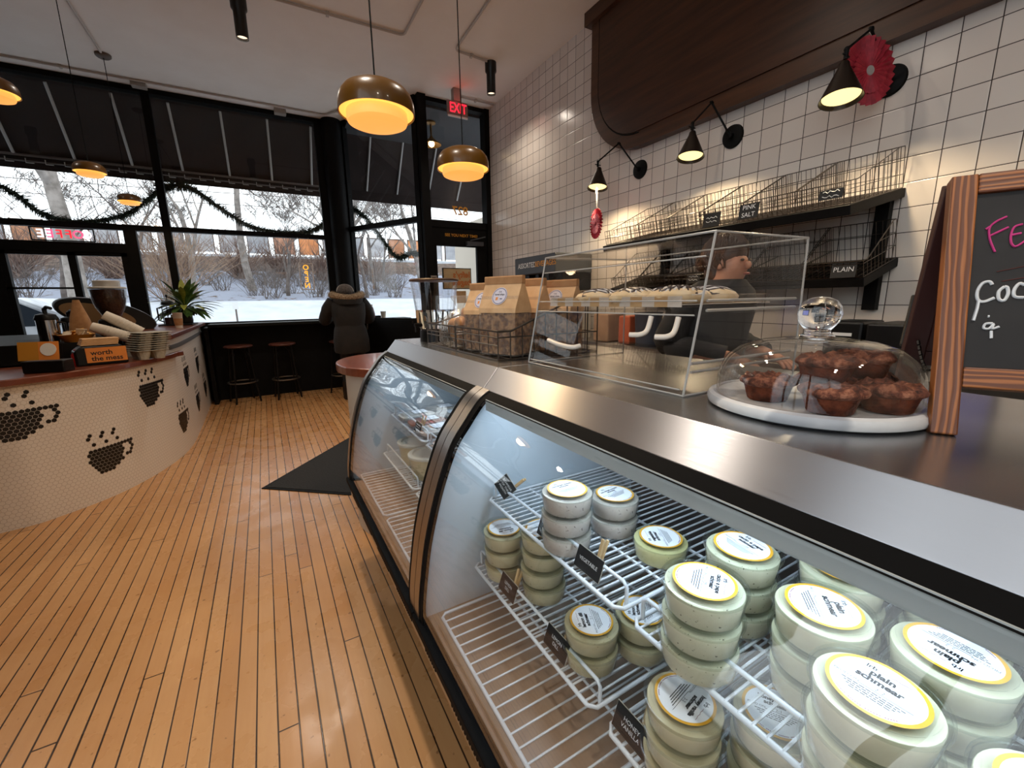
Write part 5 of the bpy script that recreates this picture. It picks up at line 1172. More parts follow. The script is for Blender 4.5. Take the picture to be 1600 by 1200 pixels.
# wrapped bag of bagels
wbg = thing('wrapped_bagels', 'knotted clear bag of bagels in the basket by the drink dispenser', 'bag', (.655, 1.53, ZT_ + .006))
M_bagel = mottled('bagel_crust', (128, 78, 38), (186, 130, 74), 24, .5)
for dx, dy, dz, rx in ((0, -.045, .055, .3), (.01, .04, .045, -.2), (.04, 0, .085, .9)):
    M = Matrix.Translation((.65 + dx, 1.53 + dy, ZT_ + .012 + dz)) @ Matrix.Rotation(rx, 4, 'X') @ Matrix.Rotation(1.2, 4, 'Y'); b = MB()
    b.tube([M @ Vector((.037 * math.cos(q), .037 * math.sin(q), 0)) for q in [2 * PI * k / 24 for k in range(24)]], .021, 12, closed=True); b.build('bagel', M_bagel, wbg, smooth=60)
b = MB(); c0 = Vector((.655, 1.53, ZT_ + .007)); rings = []
for z, rx, ry in ((0, .06, .075), (.02, .078, .095), (.07, .08, .098), (.11, .06, .07), (.135, .025, .028), (.145, .012, .012), (.16, .02, .022), (.185, .034, .036), (.19, .03, .03)):
    rings.append([p + Vector((1, 1, 0)) * .006 * math.sin(5 * k * .8 + z * 30) * (rx / .08) for k, p in enumerate(ell((c0.x, c0.y, c0.z + z), rx, ry, 28))])
b.loft(rings); b.build('clear_wrap', M_cello, wbg, smooth=60)
# drink dispenser
dd = thing('drink_dispenser', 'tapered clear drink dispenser with dark wooden lid at the far end', 'drink dispenser', (.67, 1.86, ZT_))
dx, dy = .672, 1.85
prof = [(.068, ZT_ + .05), (.072, ZT_ + .052), (.088, ZT_ + .14), (.104, ZT_ + .262)]
MB().lathe([(.0001, ZT_ + .05)] + prof + [(.100, ZT_ + .262), (.084, ZT_ + .14), (.069, ZT_ + .058), (.0001, ZT_ + .056)], (dx, dy, 0), 48).build('glass_jar', M_domeglass, dd, smooth=40)
b = MB()
for k in range(12):
    a = 2 * PI * k / 12; b.tube([(dx + r_ * math.cos(a), dy + r_ * math.sin(a), z) for r_, z in ((.073, ZT_ + .06), (.0885, ZT_ + .14), (.1035, ZT_ + .255))], .0028, 5)
b.build('moulded_rib', M_domeglass, dd, smooth=50)
MB().lathe([(.0001, ZT_ + .058), (.069, ZT_ + .058), (.0835, ZT_ + .14), (.0001, ZT_ + .14)], (dx, dy, 0), 40).build('water', pm('water', (245, 250, 250), .0, trans=1), dd, smooth=40)
MB().lathe([(.0001, ZT_ + .264), (.108, ZT_ + .264), (.110, ZT_ + .269), (.106, ZT_ + .274), (.0001, ZT_ + .275)], (dx, dy, 0), 40).build('lid', wood('dark_lid_wood', (58, 36, 26), (84, 56, 40), 0, 20), dd, smooth=40)
b = MB()
for k in (-1, 1): b.rod((dx + k * .012, dy, ZT_ + .275), (dx + k * .012, dy, ZT_ + .285), .003, 6)
b.tube([(dx - .014, dy, ZT_ + .286), (dx + .014, dy, ZT_ + .286)], .003, 6); b.build('lid_grip', M_chrome, KIDS[dd.name][-1])
b = MB().lathe([(.055, ZT_), (.075, ZT_), (.072, ZT_ + .05), (.052, ZT_ + .05)], (dx, dy, 0), 40); b.build('stand', M_gun, dd, smooth=40)
b = MB().rod((dx - .07, dy - .01, ZT_ + .075), (dx - .105, dy - .015, ZT_ + .075), .008, 8); b.rod((dx - .10, dy - .014, ZT_ + .08), (dx - .10, dy - .014, ZT_ + .045), .006, 8).tube([(dx - .095, dy - .014, ZT_ + .083), (dx - .095, dy - .014, ZT_ + .105), (dx - .115, dy - .016, ZT_ + .105), (dx - .115, dy - .016, ZT_ + .083)], .003, 6); b.build('spigot', M_gun, dd, smooth=50)
MB().box(dx - .0865, dx - .0855, dy - .02, dy + .018, ZT_ + .085, ZT_ + .14).build('paper_tag', M_kraft, dd)
tag(MB().lathe([(.0001, ZT_ + .0005), (.09, ZT_ + .0005), (.095, ZT_ + .012), (.09, ZT_ + .014), (.0001, ZT_ + .012)], (.82, 1.87, 0), 32).build('wooden_board', M_panelband, at=(.82, 1.87, ZT_)), 'dark round wooden board behind the drink dispenser', 'board')

# chalkboard A-frame
cbd = thing('chalkboard', 'tabletop chalkboard in a stained pine A-frame at the right edge', 'chalkboard', (.73, .183, ZT_))
dv = Vector((.48, -.876, 0)).normalized(); nv = Vector((.876, .48, 0)).normalized()
def leaf(base, ln, rear):
    up = (Vector((0, 0, 1)) * math.cos(DG(ln)) + nv * math.sin(DG(ln))).normalized(); nrm = dv.cross(up)   # nrm faces away from the viewer for the front leaf
    M = Matrix(((dv.x, up.x, nrm.x, base.x), (dv.y, up.y, nrm.y, base.y), (dv.z, up.z, nrm.z, base.z), (0, 0, 0, 1))); return M
Mf = leaf(Vector((.729, .183, ZT_ + .002)), 16, False); H_, W_ = .342, .46; w = .026; tk = .02
sgn = 1 if (Mf.to_3x3() @ Vector((0, 0, 1))).dot(nv) > 0 else -1
def bar(b, x0, x1, y0, y1, z0=0, z1=tk): b.box(x0, x1, y0, y1, min(sgn * z0, sgn * z1), max(sgn * z0, sgn * z1), 0, Mf); return b
def mitred(x0, x1, y0, y1, nm): bar(MB(), x0, x1, y0, y1).build(nm, M_pine, cbd, bevel=.002)
def pine(name, across, along, off):
    m = pm(name, (150, 86, 40), .42); t = NT(m); o = t.obj()
    a = t.vm('DOT_PRODUCT', o, tuple(across)); l = t.vm('DOT_PRODUCT', o, tuple(along))
    v = t.comb(t.math('MULTIPLY', a, 1.0), t.math('MULTIPLY', l, .12), off); n1 = t.noise(v, 22, 3, .5)
    ph = t.math('ADD', t.math('MULTIPLY', a, 950.0), t.math('MULTIPLY', n1, 34.0)); w_ = t.math('SINE', ph)
    g_ = t.smooth(w_, -.2, .95); fine = t.noise(t.comb(t.math('MULTIPLY', a, 9.0), t.math('MULTIPLY', l, .5), off), 60, 3)
    t.col(t.mix(t.math('MULTIPLY', t.math('SUBTRACT', 1, g_), .85), t.mix(fine, (176, 108, 54), (150, 84, 38)), (84, 38, 14))); t.bump(w_, .12, .001); return m
upv = (Mf.to_3x3() @ Vector((0, 1, 0))); M_pine = pine('stained_pine_stile', dv, upv, 0.0); M_pineh = pine('stained_pine_rail', upv, dv, 3.0)
mitred(0, w, 0, H_, 'frame_stile'); mitred(W_ - w, W_, 0, H_, 'frame_stile')
bar(MB(), w, W_ - w, H_ - w, H_).build('frame_rail', M_pineh, cbd, bevel=.002); bar(MB(), w, W_ - w, .062, .088).build('frame_rail', M_pineh, cbd, bevel=.002)
bar(MB(), w, W_ - w, .088, H_ - w, .006, .014).build('slate', mottled('chalkboard_black', (24, 20, 20), (34, 30, 29), 14, .7), cbd); slate = KIDS[cbd.name][-1]
M_rear = leaf(Mf @ Vector((0, H_ - .012, sgn * (tk + .003))), -20, True)
b = MB()
up2 = (Vector((0, 0, -1)) * math.cos(DG(17)) + nv * math.sin(DG(17))).normalized(); top = Mf @ Vector((0, H_ - .004, sgn * (tk + .002))); Lr = (top.z - ZT_ - .002) / math.cos(DG(17))
for x0, x1, l0, l1 in ((0, w, 0, Lr), (W_ - w, W_, 0, Lr), (w, W_ - w, 0, w), (w, W_ - w, Lr - .09, Lr - .065), (w, W_ - w, w, Lr - .09)):
    th_ = .008 if (x0 == w and l1 == Lr - .09) else tk; n2 = up2.cross(dv).normalized(); n2 = n2 if n2.dot(nv) > 0 else -n2
    p = [top + dv * x0 + up2 * l0, top + dv * x1 + up2 * l0, top + dv * x1 + up2 * l1, top + dv * x0 + up2 * l1]; b.prism(p, n2 * th_)
b.build('rear_leaf', pm('dark_red_stain', (58, 20, 14), .5), cbd, bevel=.0015)
b = MB(); pa = Mf @ Vector((.013, .10, sgn * tk)); pb_ = top + up2 * (Lr - .11) + dv * .013
pts = [pa.lerp(pb_, u) - Vector((0, 0, .03 * math.sin(PI * u))) for u in [i / 14 for i in range(15)]]
for i in range(14): b.tube([pts[i], pts[i].lerp(pts[i + 1], .75)], .0022, 5)
b.build('chain', M_gun, cbd)
def strokes(b, L, sx, ox, oy, r, kx=1.0):
    for s in L: b.tube([Mf @ Vector((ox + x * sx * kx, oy + y * sx, sgn * .0052)) for x, y in s], r, 6)
M_pink = pm('pink_chalk', (206, 60, 130), .8); M_chalk = pm('white_chalk', (226, 226, 226), .8)
F_ = [[(v.x, v.y) for v in crom([(.66, .98, 0), (.30, .84, 0), (.12, .66, 0), (.16, .34, 0), (.36, -.05, 0)], 5)], [(.0, .64), (.14, .72)], [(.16, .44), (.74, .66)]]
E_s = [[(v.x, v.y) for v in crom([(1.18, .72, 0), (.94, .66, 0), (.84, .46, 0), (.86, .2, 0), (1.02, .08, 0), (1.34, .26, 0)], 5)], [(.82, .42), (1.16, .46)]]
T_s = [[(1.55, .95), (1.6, .2)], [(1.4, .75), (1.9, .95)]]
b = MB(); strokes(b, F_ + E_s + T_s, .044, .037, .240, .0013, .62); b.build('pink_chalk_lettering', M_pink, slate, smooth=60)
C_ = [[(v.x, v.y) for v in crom([(.55, .86, 0), (.44, .98, 0), (.2, .92, 0), (.04, .62, 0), (.08, .3, 0), (.3, .22, 0), (.66, .36, 0)], 5)], [(.12, .3), (.08, -.05), (-.02, -.5)]]
O_ = [[(v.x, v.y) for v in crom([(.98, .78, 0), (.80, .6, 0), (.82, .32, 0), (1.0, .26, 0), (1.12, .5, 0), (1.08, .74, 0), (.98, .78, 0)], 5)]]
C2 = [[(v.x, v.y) for v in crom([(1.66, .82, 0), (1.48, .88, 0), (1.32, .64, 0), (1.36, .4, 0), (1.66, .36, 0)], 5)]]
A_ = [[(v.x, v.y) for v in crom([(.62, -.6, 0), (.40, -.62, 0), (.34, -.78, 0), (.52, -.8, 0), (.66, -.62, 0), (.62, -.8, 0), (.84, -.72, 0)], 4)], [(.6, -.88), (.62, -1.16)]]
b = MB(); strokes(b, C_ + O_ + C2, .034, .033, .166, .0019, .74); strokes(b, A_ + [[(.44, -.34), (.50, -.34)]], .034, .033, .166, .0015, .8); b.build('white_chalk_lettering', M_chalk, slate, smooth=60)
b = MB(); strokes(b, [[(.2, .0), (1.9, .42)], [(.3, -.25), (2.0, .1)]], .05, .040, .212, .0005); b.build('faded_chalk_line', pm('dull_red_chalk', (92, 44, 38), .9), slate)
# ------------------------------------------------------------------ lamps on and under the ceiling
M_must = pm('mustard_enamel', (98, 64, 14), .3, coat=.25); M_drum = pm('lit_drum_diffuser', (255, 200, 120), .5, emit=(255, 176, 84), es=.62); M_glow = pm('dome_inner_glow', (255, 210, 120), .5, emit=(255, 200, 92), es=.72)
def pendant(x, y, z, R, label, power, grp, canopy=True):
    t_ = thing('pendant_lamp', label, 'pendant lamp', (x, y, z), group=grp)
    o = [(1, 0), (1.0, .12), (.985, .29), (.93, .45), (.82, .59), (.64, .685), (.4, .735), (.15, .755), (.05, .76)]
    prof = [(r * R, z + h * R) for r, h in o] + [(.05 * R, z + .73 * R), (.62 * R, z + .66 * R), (.90 * R, z + .44 * R), (.97 * R, z + .1 * R), (.985 * R, z)]
    ds = MB().lathe(prof + [prof[0]], (x, y, 0), 64).build('dome_shade', M_must, t_, smooth=45)
    MB().lathe([(.80 * R, z + .035 * R), (.965 * R, z + .035 * R)], (x, y, 0), 64).build('dome_glow_ring', M_glow, ds)  # added glowing ring, stands in for the lamplit inside of the dome
    MB().lathe([(.80 * R, z + .035 * R), (.80 * R, z - .15 * R), (.77 * R, z - .215 * R), (.68 * R, z - .255 * R), (.4 * R, z - .275 * R), (.001, z - .28 * R)], (x, y, 0), 64).build('drum_diffuser', M_drum, ds, smooth=40)
    MB().rod((x, y, z + .74 * R), (x, y, CEIL - .02), .0032, 8).build('cord', M_blackm, t_)
    if canopy: MB().lathe([(.001, CEIL - .035), (.05, CEIL - .033), (.065, CEIL - .02), (.067, CEIL - .0)], (x, y, 0), 28).build('canopy', pm('bronze_canopy', (92, 76, 64), .5), t_, smooth=40)
    light('pendant_glow', 'SPOT', (x, y, z - .31 * R), power, (1, .70, .38), R * .5, (0, 0, 0), DG(172), .3)
pendant(.49, 1.916, 2.045, .15, 'mustard dome pendant lamp, largest and nearest, over the second display case', 22, 'mustard pendant lamps over the display cases')
pendant(1.10, 2.44, 2.045, .15, 'mustard dome pendant lamp just below the exit sign, left of the tiled wall', 22, 'mustard pendant lamps over the display cases')
g = 'pendant lamps over the coffee counter'
pendant(-1.13, 3.58, 2.43, .108, 'pendant lamp cut by the left edge of the photo, over the coffee counter', 5, g)
pendant(-1.13, 5.08, 2.40, .108, 'pendant lamp in the middle over the coffee counter, against the awning', 5, g)
pendant(-1.13, 6.33, 2.41, .105, 'pendant lamp farthest along the coffee counter, against the bare trees', 5, g)
M_can = pm('black_can', (14, 14, 15), .4); M_lens = pm('lit_lens', (255, 236, 214), .4, emit=(255, 226, 196), es=1.0)
def can(x, y, label, power, seen=True):
    t_ = thing('ceiling_spotlight', label, 'spotlight', (x, y, CEIL), group='black can spotlights on the ceiling')
    MB().lathe([(.001, CEIL), (.062, CEIL), (.062, CEIL - .09), (.048, CEIL - .11), (.048, CEIL - .31), (.044, CEIL - .31), (.042, CEIL - .285), (.001, CEIL - .285)], (x, y, 0), 28).build('can', M_can, t_, smooth=40)
    MB().lathe([(.001, CEIL - .29), (.041, CEIL - .29)], (x, y, 0), 24).build('lens', M_lens, KIDS[t_.name][-1])
    light('can_beam', 'SPOT', (x, y, CEIL - .32), power, (1, .88, .74), .05, (0, 0, 0), DG(155), 1.0)
can(.106, 4.70, 'black can spotlight at the top of the photo, left of the largest pendant', 58)
can(2.44, 4.59, 'black can spotlight right of the exit sign by the tiled wall', 24)
can(.106, 1.9, 'added black can spotlight, out of view, on the ceiling above the floor in front of the cases', 62)  # cans from here on are added out of view to light the room
can(1.5, 1.9, 'added black can spotlight, out of view, on the ceiling above the cases', 26)
can(.106, -.9, 'added black can spotlight, out of view, on the ceiling behind the viewer', 60)
can(1.5, -.9, 'added black can spotlight, out of view, on the ceiling behind the viewer, toward the tiled wall', 26)
can(-2.6, 4.9, 'added black can spotlight, out of view, on the ceiling over the coffee counter', 34)
# sconces
M_bronze = pm('dark_bronze', (48, 40, 34), .35, .6); M_shin = pm('lit_shade_inside', (255, 236, 180), .5, emit=(255, 232, 160), es=1.0)
def sconce(yp, el, sh, label, aim=(0, 0, 0)):
    t_ = thing('wall_sconce', label, 'wall lamp', (XW, yp, 2.38), group='black swing-arm wall lamps')
    b = MB(); M = Matrix.Translation((XW, yp, 2.38)) @ Matrix.Rotation(-PI / 2, 4, 'Y'); b.lathe([(.0001, .022), (.05, .022), (.072, .016), (.076, 0)], n=32, M=M); b.lathe([(.0001, .05), (.018, .048), (.02, .022)], n=16, M=M); b.build('wall_plate', M_blackm, t_, smooth=40)
    a = Vector((XW - .045, yp, 2.385)); e = Vector(el); s = Vector(sh)
    b = MB().rod(a, e, .0065, 8); b.sphere(e, .011, 10, 8); b.rod(e - Vector((.015, 0, 0)), e + Vector((.015, 0, 0)), .007, 8); b.build('arm', M_blackm, t_, smooth=40)
    top = s + Vector((0, 0, .21)); b = MB().rod(e, top, .006, 8).sphere(top, .012, 10, 8); b.rod(top, s + Vector((0, 0, .17)), .010, 8); b.rod(s + Vector((-.03, .0, .185)), s + Vector((.03, 0, .185)), .004, 6); b.build('forearm', M_blackm, t_, smooth=40)
    ax = Vector((.17, .10, 1)).normalized(); M = frame(s, ax.orthogonal(), ax.cross(ax.orthogonal())); M = Matrix.Translation(s) @ Vector((0, 0, 1)).rotation_difference(ax).to_matrix().to_4x4()
    MB().lathe([(.0001, .172), (.018, .172), (.022, .165), (.024, .15), (.088, .0), (.086, .0), (.022, .146), (.0001, .15)], n=40, M=M).build('cone_shade', M_bronze, t_, smooth=40); cs_ = KIDS[t_.name][-1]
    MB().lathe([(.0001, .018), (.076, .018)], n=32, M=M).build('lit_opening', M_shin, cs_)
    light('sconce_bulb', 'SPOT', tuple(M @ Vector((0, 0, .008))), 26, (1, .78, .48), .05, None, DG(150), .5)
sconce(2.84, (2.78, 2.935, 2.589), (2.60, 2.99, 2.225), 'black cone wall lamp farthest away, beside the panel corner')
sconce(1.995, (2.78, 2.059, 2.584), (2.60, 2.06, 2.215), 'black cone wall lamp in the middle of the three')
sconce(1.137, (2.72, 1.152, 2.566), (2.46, 1.13, 2.195), 'black cone wall lamp nearest, hung with a large red paper rosette')
M_ros = mottled('red_paper', (150, 22, 44), (186, 40, 60), 30, .6); M_rosp = mottled('pink_paper', (190, 70, 92), (224, 150, 160), 60, .6)
def rosette(c, R, nrm, top, label, pale):
    t_ = thing('paper_rosette', label, 'paper decoration', c, group='red paper rosettes'); n = Vector(nrm).normalized(); x = n.orthogonal().normalized(); M = frame(c, x, n.cross(x)); N = 56
    for nm, rads, mt, zo in (('outer_fan', (.30, .62, 1.0), M_ros, .0), ('inner_fan', (.12, .36, .66), M_rosp if pale else M_ros, .008)):
        rings = []
        for q, r in enumerate(rads):
            rings.append([M @ Vector((R * r * math.cos(2 * PI * k / N), R * r * math.sin(2 * PI * k / N), zo + (.011 if k % 2 else -.004) * r)) for k in range(N)])
        b = MB(); b.loft(rings, cap=False); o = b.build(nm, mt, t_, fix=False); md = o.modifiers.new('Solidify', 'SOLIDIFY'); md.thickness = .001
    b = MB(); b.lathe([(.0001, .016), (.13 * R, .014), (.15 * R, .008)], n=20, M=M); b.build('centre_disc', pm('rosette_centre', (176, 168, 164) if not pale else (130, 24, 40), .5), t_)
    up = Vector(c) + Vector((0, 0, R)); MB().rod(up, top, .0012, 5).rod(up + Vector((0, .004, 0)), Vector(top) + Vector((0, .02, 0)), .001, 5).build('string', M_white, t_)
rosette((2.60, 2.99, 1.935), .125, (-.956, .29, 0), (2.60, 2.99, 2.245), 'small pink and red paper rosette hanging below the farthest wall lamp', True)
rosette((2.74, 1.15, 2.385), .155, (-.30, -.955, 0), (2.74, 1.152, 2.57), 'large red paper rosette hanging in front of the nearest wall lamp', False)
# exit sign, detectors, conduit
ex = thing('exit_sign', 'lit red exit sign hanging from the ceiling by the street door', 'exit sign', (2.34, 5.3, CEIL))
MB().box(2.20, 2.48, 5.29, 5.315, 3.52, 3.69).build('sign_body', mottled('exit_housing', (120, 108, 104), (136, 122, 118), 10, .4), ex, bevel=.012)
MB().box(2.21, 2.47, 5.285, 5.30, 3.505, 3.525).build('lower_edge', M_white, ex); MB().box(2.29, 2.39, 5.28, 5.36, 3.69, CEIL).build('ceiling_mount', pm('mount_grey', (150, 138, 130), .5), ex)
MB().text('EXIT', .135, frame((2.345, 5.2865, 3.605), (1, 0, 0), (0, 0, 1)) @ Matrix.Diagonal((.82, 1.15, 1, 1)), bold=.008).build('lettering', pm('lit_red_letters', (255, 40, 60), .5, emit=(255, 34, 56), es=1.3), ex, fix=False)
light('exit_glow', 'POINT', (2.34, 5.2, 3.66), .12, (1, .1, .1), .03)
M_pipe = pm('ceiling_conduit', (188, 178, 168), .5)
def conduit(pts, label, r=.011):
    z = CEIL - .014; c = []
    for i, p in enumerate(pts):
        if 0 < i < len(pts) - 1:
            a = (Vector((*pts[i - 1], z)) - Vector((*p, z))); d = (Vector((*pts[i + 1], z)) - Vector((*p, z))); P_ = Vector((*p, z)); rr = .06
            p1, p2 = P_ + a.normalized() * rr, P_ + d.normalized() * rr
            for k in range(6): u = k / 5; c.append(p1 * (1 - u) ** 2 + P_ * 2 * u * (1 - u) + p2 * u * u)
        else: c.append(Vector((*p, z)))
    t_ = thing('ceiling_conduit', label, 'conduit', (*pts[0], CEIL), group='pale conduits on the ceiling'); MB().tube(c, r, 8).build('pipe', M_pipe, t_, smooth=50)
    for a, d in zip(pts, pts[1:]):
        m = (Vector((*a, 0)) + Vector((*d, 0))) / 2; MB().box(m.x - .012, m.x + .012, m.y - .022, m.y + .022, CEIL - .03, CEIL - .0005).build('clamp', M_pipe, t_)
conduit([(XL + .1, 6.80), (1.03, 6.80), (1.28, 6.36), (1.75, 5.55)], 'pale conduit running along the ceiling above the front window')
conduit([(-1.13, 3.6), (-1.13, 6.25)], 'pale conduit joining the pendants over the coffee counter')
conduit([(.106, 4.56), (1.47, 4.54), (1.47, 2.2)], 'pale conduit bending on the ceiling above the largest pendant')
conduit([(2.38, 4.56), (2.0, 4.53), (1.93, 2.4)], 'pale conduit running to the spotlight by the tiled wall')
conduit([(2.40, 5.45), (2.93, 5.45)], 'short pale conduit right of the exit sign', .009)
for x, y, lb in ((-.955, 6.87, 'square junction box on the ceiling conduit above the mullion'), (.487, 6.93, 'small junction box on the ceiling near the column')):
    tag(MB().box(x - .07, x + .07, y - .05, y + .05, CEIL - .06, CEIL).build('junction_box', mottled('junction_grey', (150, 142, 132), (166, 158, 150), 9, .5), at=(x, y, CEIL), bevel=.006), lb, 'junction box')
# neon signs in the windows
def neon(name, x0, x1, z0, z1, label, mframe):
    wt = 2.215
    t_ = thing(name, label, 'neon sign', ((x0 + x1) / 2, 7.0, z1)); b = MB()
    for a, d in (((x0, z0), (x1, z0)), ((x1, z0), (x1, z1)), ((x1, z1), (x0, z1)), ((x0, z1), (x0, z0))): b.rod((a[0], 6.99, a[1]), (d[0], 6.99, d[1]), .007, 6)
    b.rod(((x0 * .9 + x1 * .1), 6.99, z1), ((x0 * .9 + x1 * .1), 6.99, wt), .002, 4).rod(((x0 * .1 + x1 * .9), 6.99, z1), ((x0 * .1 + x1 * .9), 6.99, wt), .002, 4); b.build('sign_frame', mframe, t_); return t_
t_ = neon('coffee_neon_sign', -2.16, -1.63, 2.045, 2.185, 'red and white neon coffee sign seen from behind in the service window transom', M_blackm)
NC = [pm('neon_white', (250, 236, 240), .4, emit=(255, 236, 240), es=1.1), pm('neon_pink', (255, 96, 130), .4, emit=(255, 80, 120), es=1.0), pm('neon_red', (236, 40, 54), .4, emit=(236, 36, 50), es=1.0)]
for i, ch in enumerate('COFFEE'):
    MB().text(ch, .125, frame((-1.69 - .078 * i, 6.992, 2.115), (1, 0, 0), (0, 0, 1)), bold=.012, depth=.004, mirror=True).build('neon_letter', NC[(0, 1, 2, 2, 1, 0)[i]], t_)
t_ = neon('open_neon_sign', .515, .69, 1.49, 1.86, 'upright orange neon open sign seen from behind in the big front pane', pm('clear_sign_frame', (206, 190, 180), .3))
for i, ch in enumerate('OPEN'):
    MB().text(ch, .10, frame((.60, 6.992, 1.80 - .085 * i), (1, 0, 0), (0, 0, 1)), bold=.01, depth=.004, mirror=True).build('neon_letter', pm('neon_orange', (240, 160, 40), .4, emit=(246, 166, 40), es=1.0), t_)
# signs on the street door
t_ = thing('wooden_door_sign', 'pale wooden sign with reversed orange lettering behind the street door glass', 'sign', (2.49, YD + .06, 1.7))
MB().box(2.21, 2.645, YD + .04, YD + .06, 1.455, 1.745).build('sign_frame', M_blackm, t_); MB().box(2.223, 2.632, YD + .034, YD + .041, 1.467, 1.733).build('board', wood('pale_sign_wood', (190, 154, 110), (214, 182, 138), 0, 18, 8, .6), t_)
b = MB()
for k, ln in enumerate(("lefty's", 'bagels')): b.text(ln, .115, frame((2.49, YD + .0328, 1.65 - .105 * k), (1, 0, 0), (0, 0, 1)), bold=.03, mirror=True)
b.build('lettering', pm('orange_lettering', (206, 110, 40), .6), t_, fix=False)
tag(MB().box(2.40, 2.55, YD + .03, YD + .034, 1.26, 1.43).build('kraft_notice', M_kraft, at=(2.47, YD + .03, 1.26)), 'plain brown paper notice taped on the street door below the wooden sign', 'notice')

# ------------------------------------------------------------------ behind the cases: back counter, racks, machine, staff
bc = thing('back_counter', 'low work counter along the tiled wall behind the display cases', 'counter', (2.65, 1.5, 0))
MB().box(2.36, XW - .002, -2.5, 4.6, .90, .94).build('worktop', M_steelp, bc, bevel=.003); MB().box(2.40, XW - .002, -2.48, 4.58, .08, .90).build('cabinet_run', M_blackm, bc); MB().box(2.46, XW - .002, -2.48, 4.58, 0, .08).build('plinth', M_gun, bc)
WT = .94
bm_ = thing('beverage_dispenser', 'charcoal beverage machine with white and orange lettering by the tiled wall', 'beverage machine', (2.7, 3.8, WT))
MB().box(2.56, 2.92, 3.42, 4.16, WT, 1.56).build('cabinet', M_plast, bm_, bevel=.01)
MB().prism([(2.46, y, z) for y, z in ((3.41, 1.55), (4.17, 1.55), (4.17, 1.735), (3.41, 1.735))], (.46, 0, 0)).build('header', M_grayp, bm_, bevel=.012)
MB().box(2.44, 2.56, 3.45, 4.13, WT, 1.0).build('drip_tray', M_gun, bm_)
b = MB()
for y in (3.6, 3.78, 3.96): b.box(2.50, 2.56, y - .025, y + .025, 1.44, 1.55)
b.build('tap', M_plast, bm_)
MB().text('ASSORTED', .072, frame((2.4588, 3.92, 1.645), (0, -1, 0), (0, 0, 1)), bold=.015).build('white_lettering', M_text_w, bm_, fix=False); MB().text('BEVERAGES', .072, frame((2.4588, 3.58, 1.645), (0, -1, 0), (0, 0, 1)), bold=.015).build('orange_lettering', pm('amber_lettering', (214, 146, 40), .6), bm_, fix=False)
for y, lb in ((3.30, 'small carton standing on the work counter right of the beverage machine'), (3.10, 'second small carton on the work counter, farther right of the beverage machine')):
    t_ = thing('carton', lb, 'carton', (2.5, y, WT)); MB().box(2.44, 2.60, y - .06, y + .06, WT, 1.36).build('box', M_cream, t_, bevel=.004); MB().box(2.438, 2.44, y - .06, y + .06, 1.24, 1.33).build('red_band', M_red, t_)
def crate(x0, x1, y0, y1, z0, z1, m, name, lb, cat): return tag(MB().box(x0, x1, y0, y1, z0, z1).build(name, m, at=((x0 + x1) / 2, (y0 + y1) / 2, z0), bevel=.012), lb, cat)
crate(2.42, 2.58, 2.38, 2.50, WT, 1.16, pm('terracotta_box', (170, 84, 54), .6), 'box', 'small terracotta-coloured box on the work counter seen under the pastry tray', 'box')
t_ = thing('storage_bin', 'dark blue-grey bin on the work counter seen under the pastry tray', 'bin', (2.46, 2.25, WT)); MB().lathe([(.0001, WT), (.085, WT), (.10, WT + .24), (.105, WT + .25), (.095, WT + .25), (.0001, WT + .22)], (2.47, 2.24, 0), 28).build('bin', pm('slate_bin', (52, 58, 72), .5), t_, smooth=40)
crate(2.42, 2.62, 2.62, 2.80, WT, 1.17, mottled('tan_box', (150, 120, 96), (168, 136, 110), 9, .7), 'box', 'tan box on the work counter left of the terracotta box', 'box')
t_ = thing('receipt_printer', 'black receipt printer on the work counter behind the glass dome', 'printer', (2.55, .95, WT)); MB().box(2.42, 2.66, .90, 1.06, WT, 1.17).build('body', M_plast, t_, bevel=.012); MB().box(2.417, 2.42, .94, 1.02, 1.10, 1.115).build('paper_slot', M_white, KIDS[t_.name][-1])
t_ = thing('cash_drawer', 'flat black device on the work counter behind the dome, left of the tablet', 'device', (2.55, .8, WT)); MB().box(2.40, 2.72, .72, .88, WT, 1.165).build('body', M_plast, t_, bevel=.01); MB().box(2.398, 2.40, .76, .84, 1.0, 1.02).build('slot', M_gun, t_)
t_ = thing('tablet_stand', 'tablet with a violet-blue screen on a stand beside the chalkboard', 'tablet', (1.42, .42, 0))
fr = frame((1.375, .335, 1.235), (.12, -.99, 0), (.32, .05, .95))
MB().box(-.09, .09, -.065, .065, -.012, 0, 0, fr).build('tablet', M_plast, t_, bevel=.004); MB().box(-.075, .075, -.045, .052, .0002, .001, 0, fr).build('screen', pm('lit_screen', (80, 84, 160), .2, emit=(84, 88, 168), es=.22), KIDS[t_.name][-1])
b = MB(); b.rod(fr @ Vector((0, -.02, -.012)), (1.45, .34, 1.0), .012, 8); b.lathe([(.0001, .985), (.06, .985), (.06, 1.0), (.0001, 1.0)], (1.45, .34, 0), 20); b.build('stand', M_gun, t_, smooth=40)
sv = thing('service_ledge', 'narrow cream ledge behind the display cases carrying the tablet', 'ledge', (1.3, .3, 0)); MB().box(1.13, 1.56, -.6, .62, .95, .985).build('shelf', M_cream, sv); MB().box(1.16, 1.54, -.58, .60, 0, .95).build('cabinet', M_gun, sv)

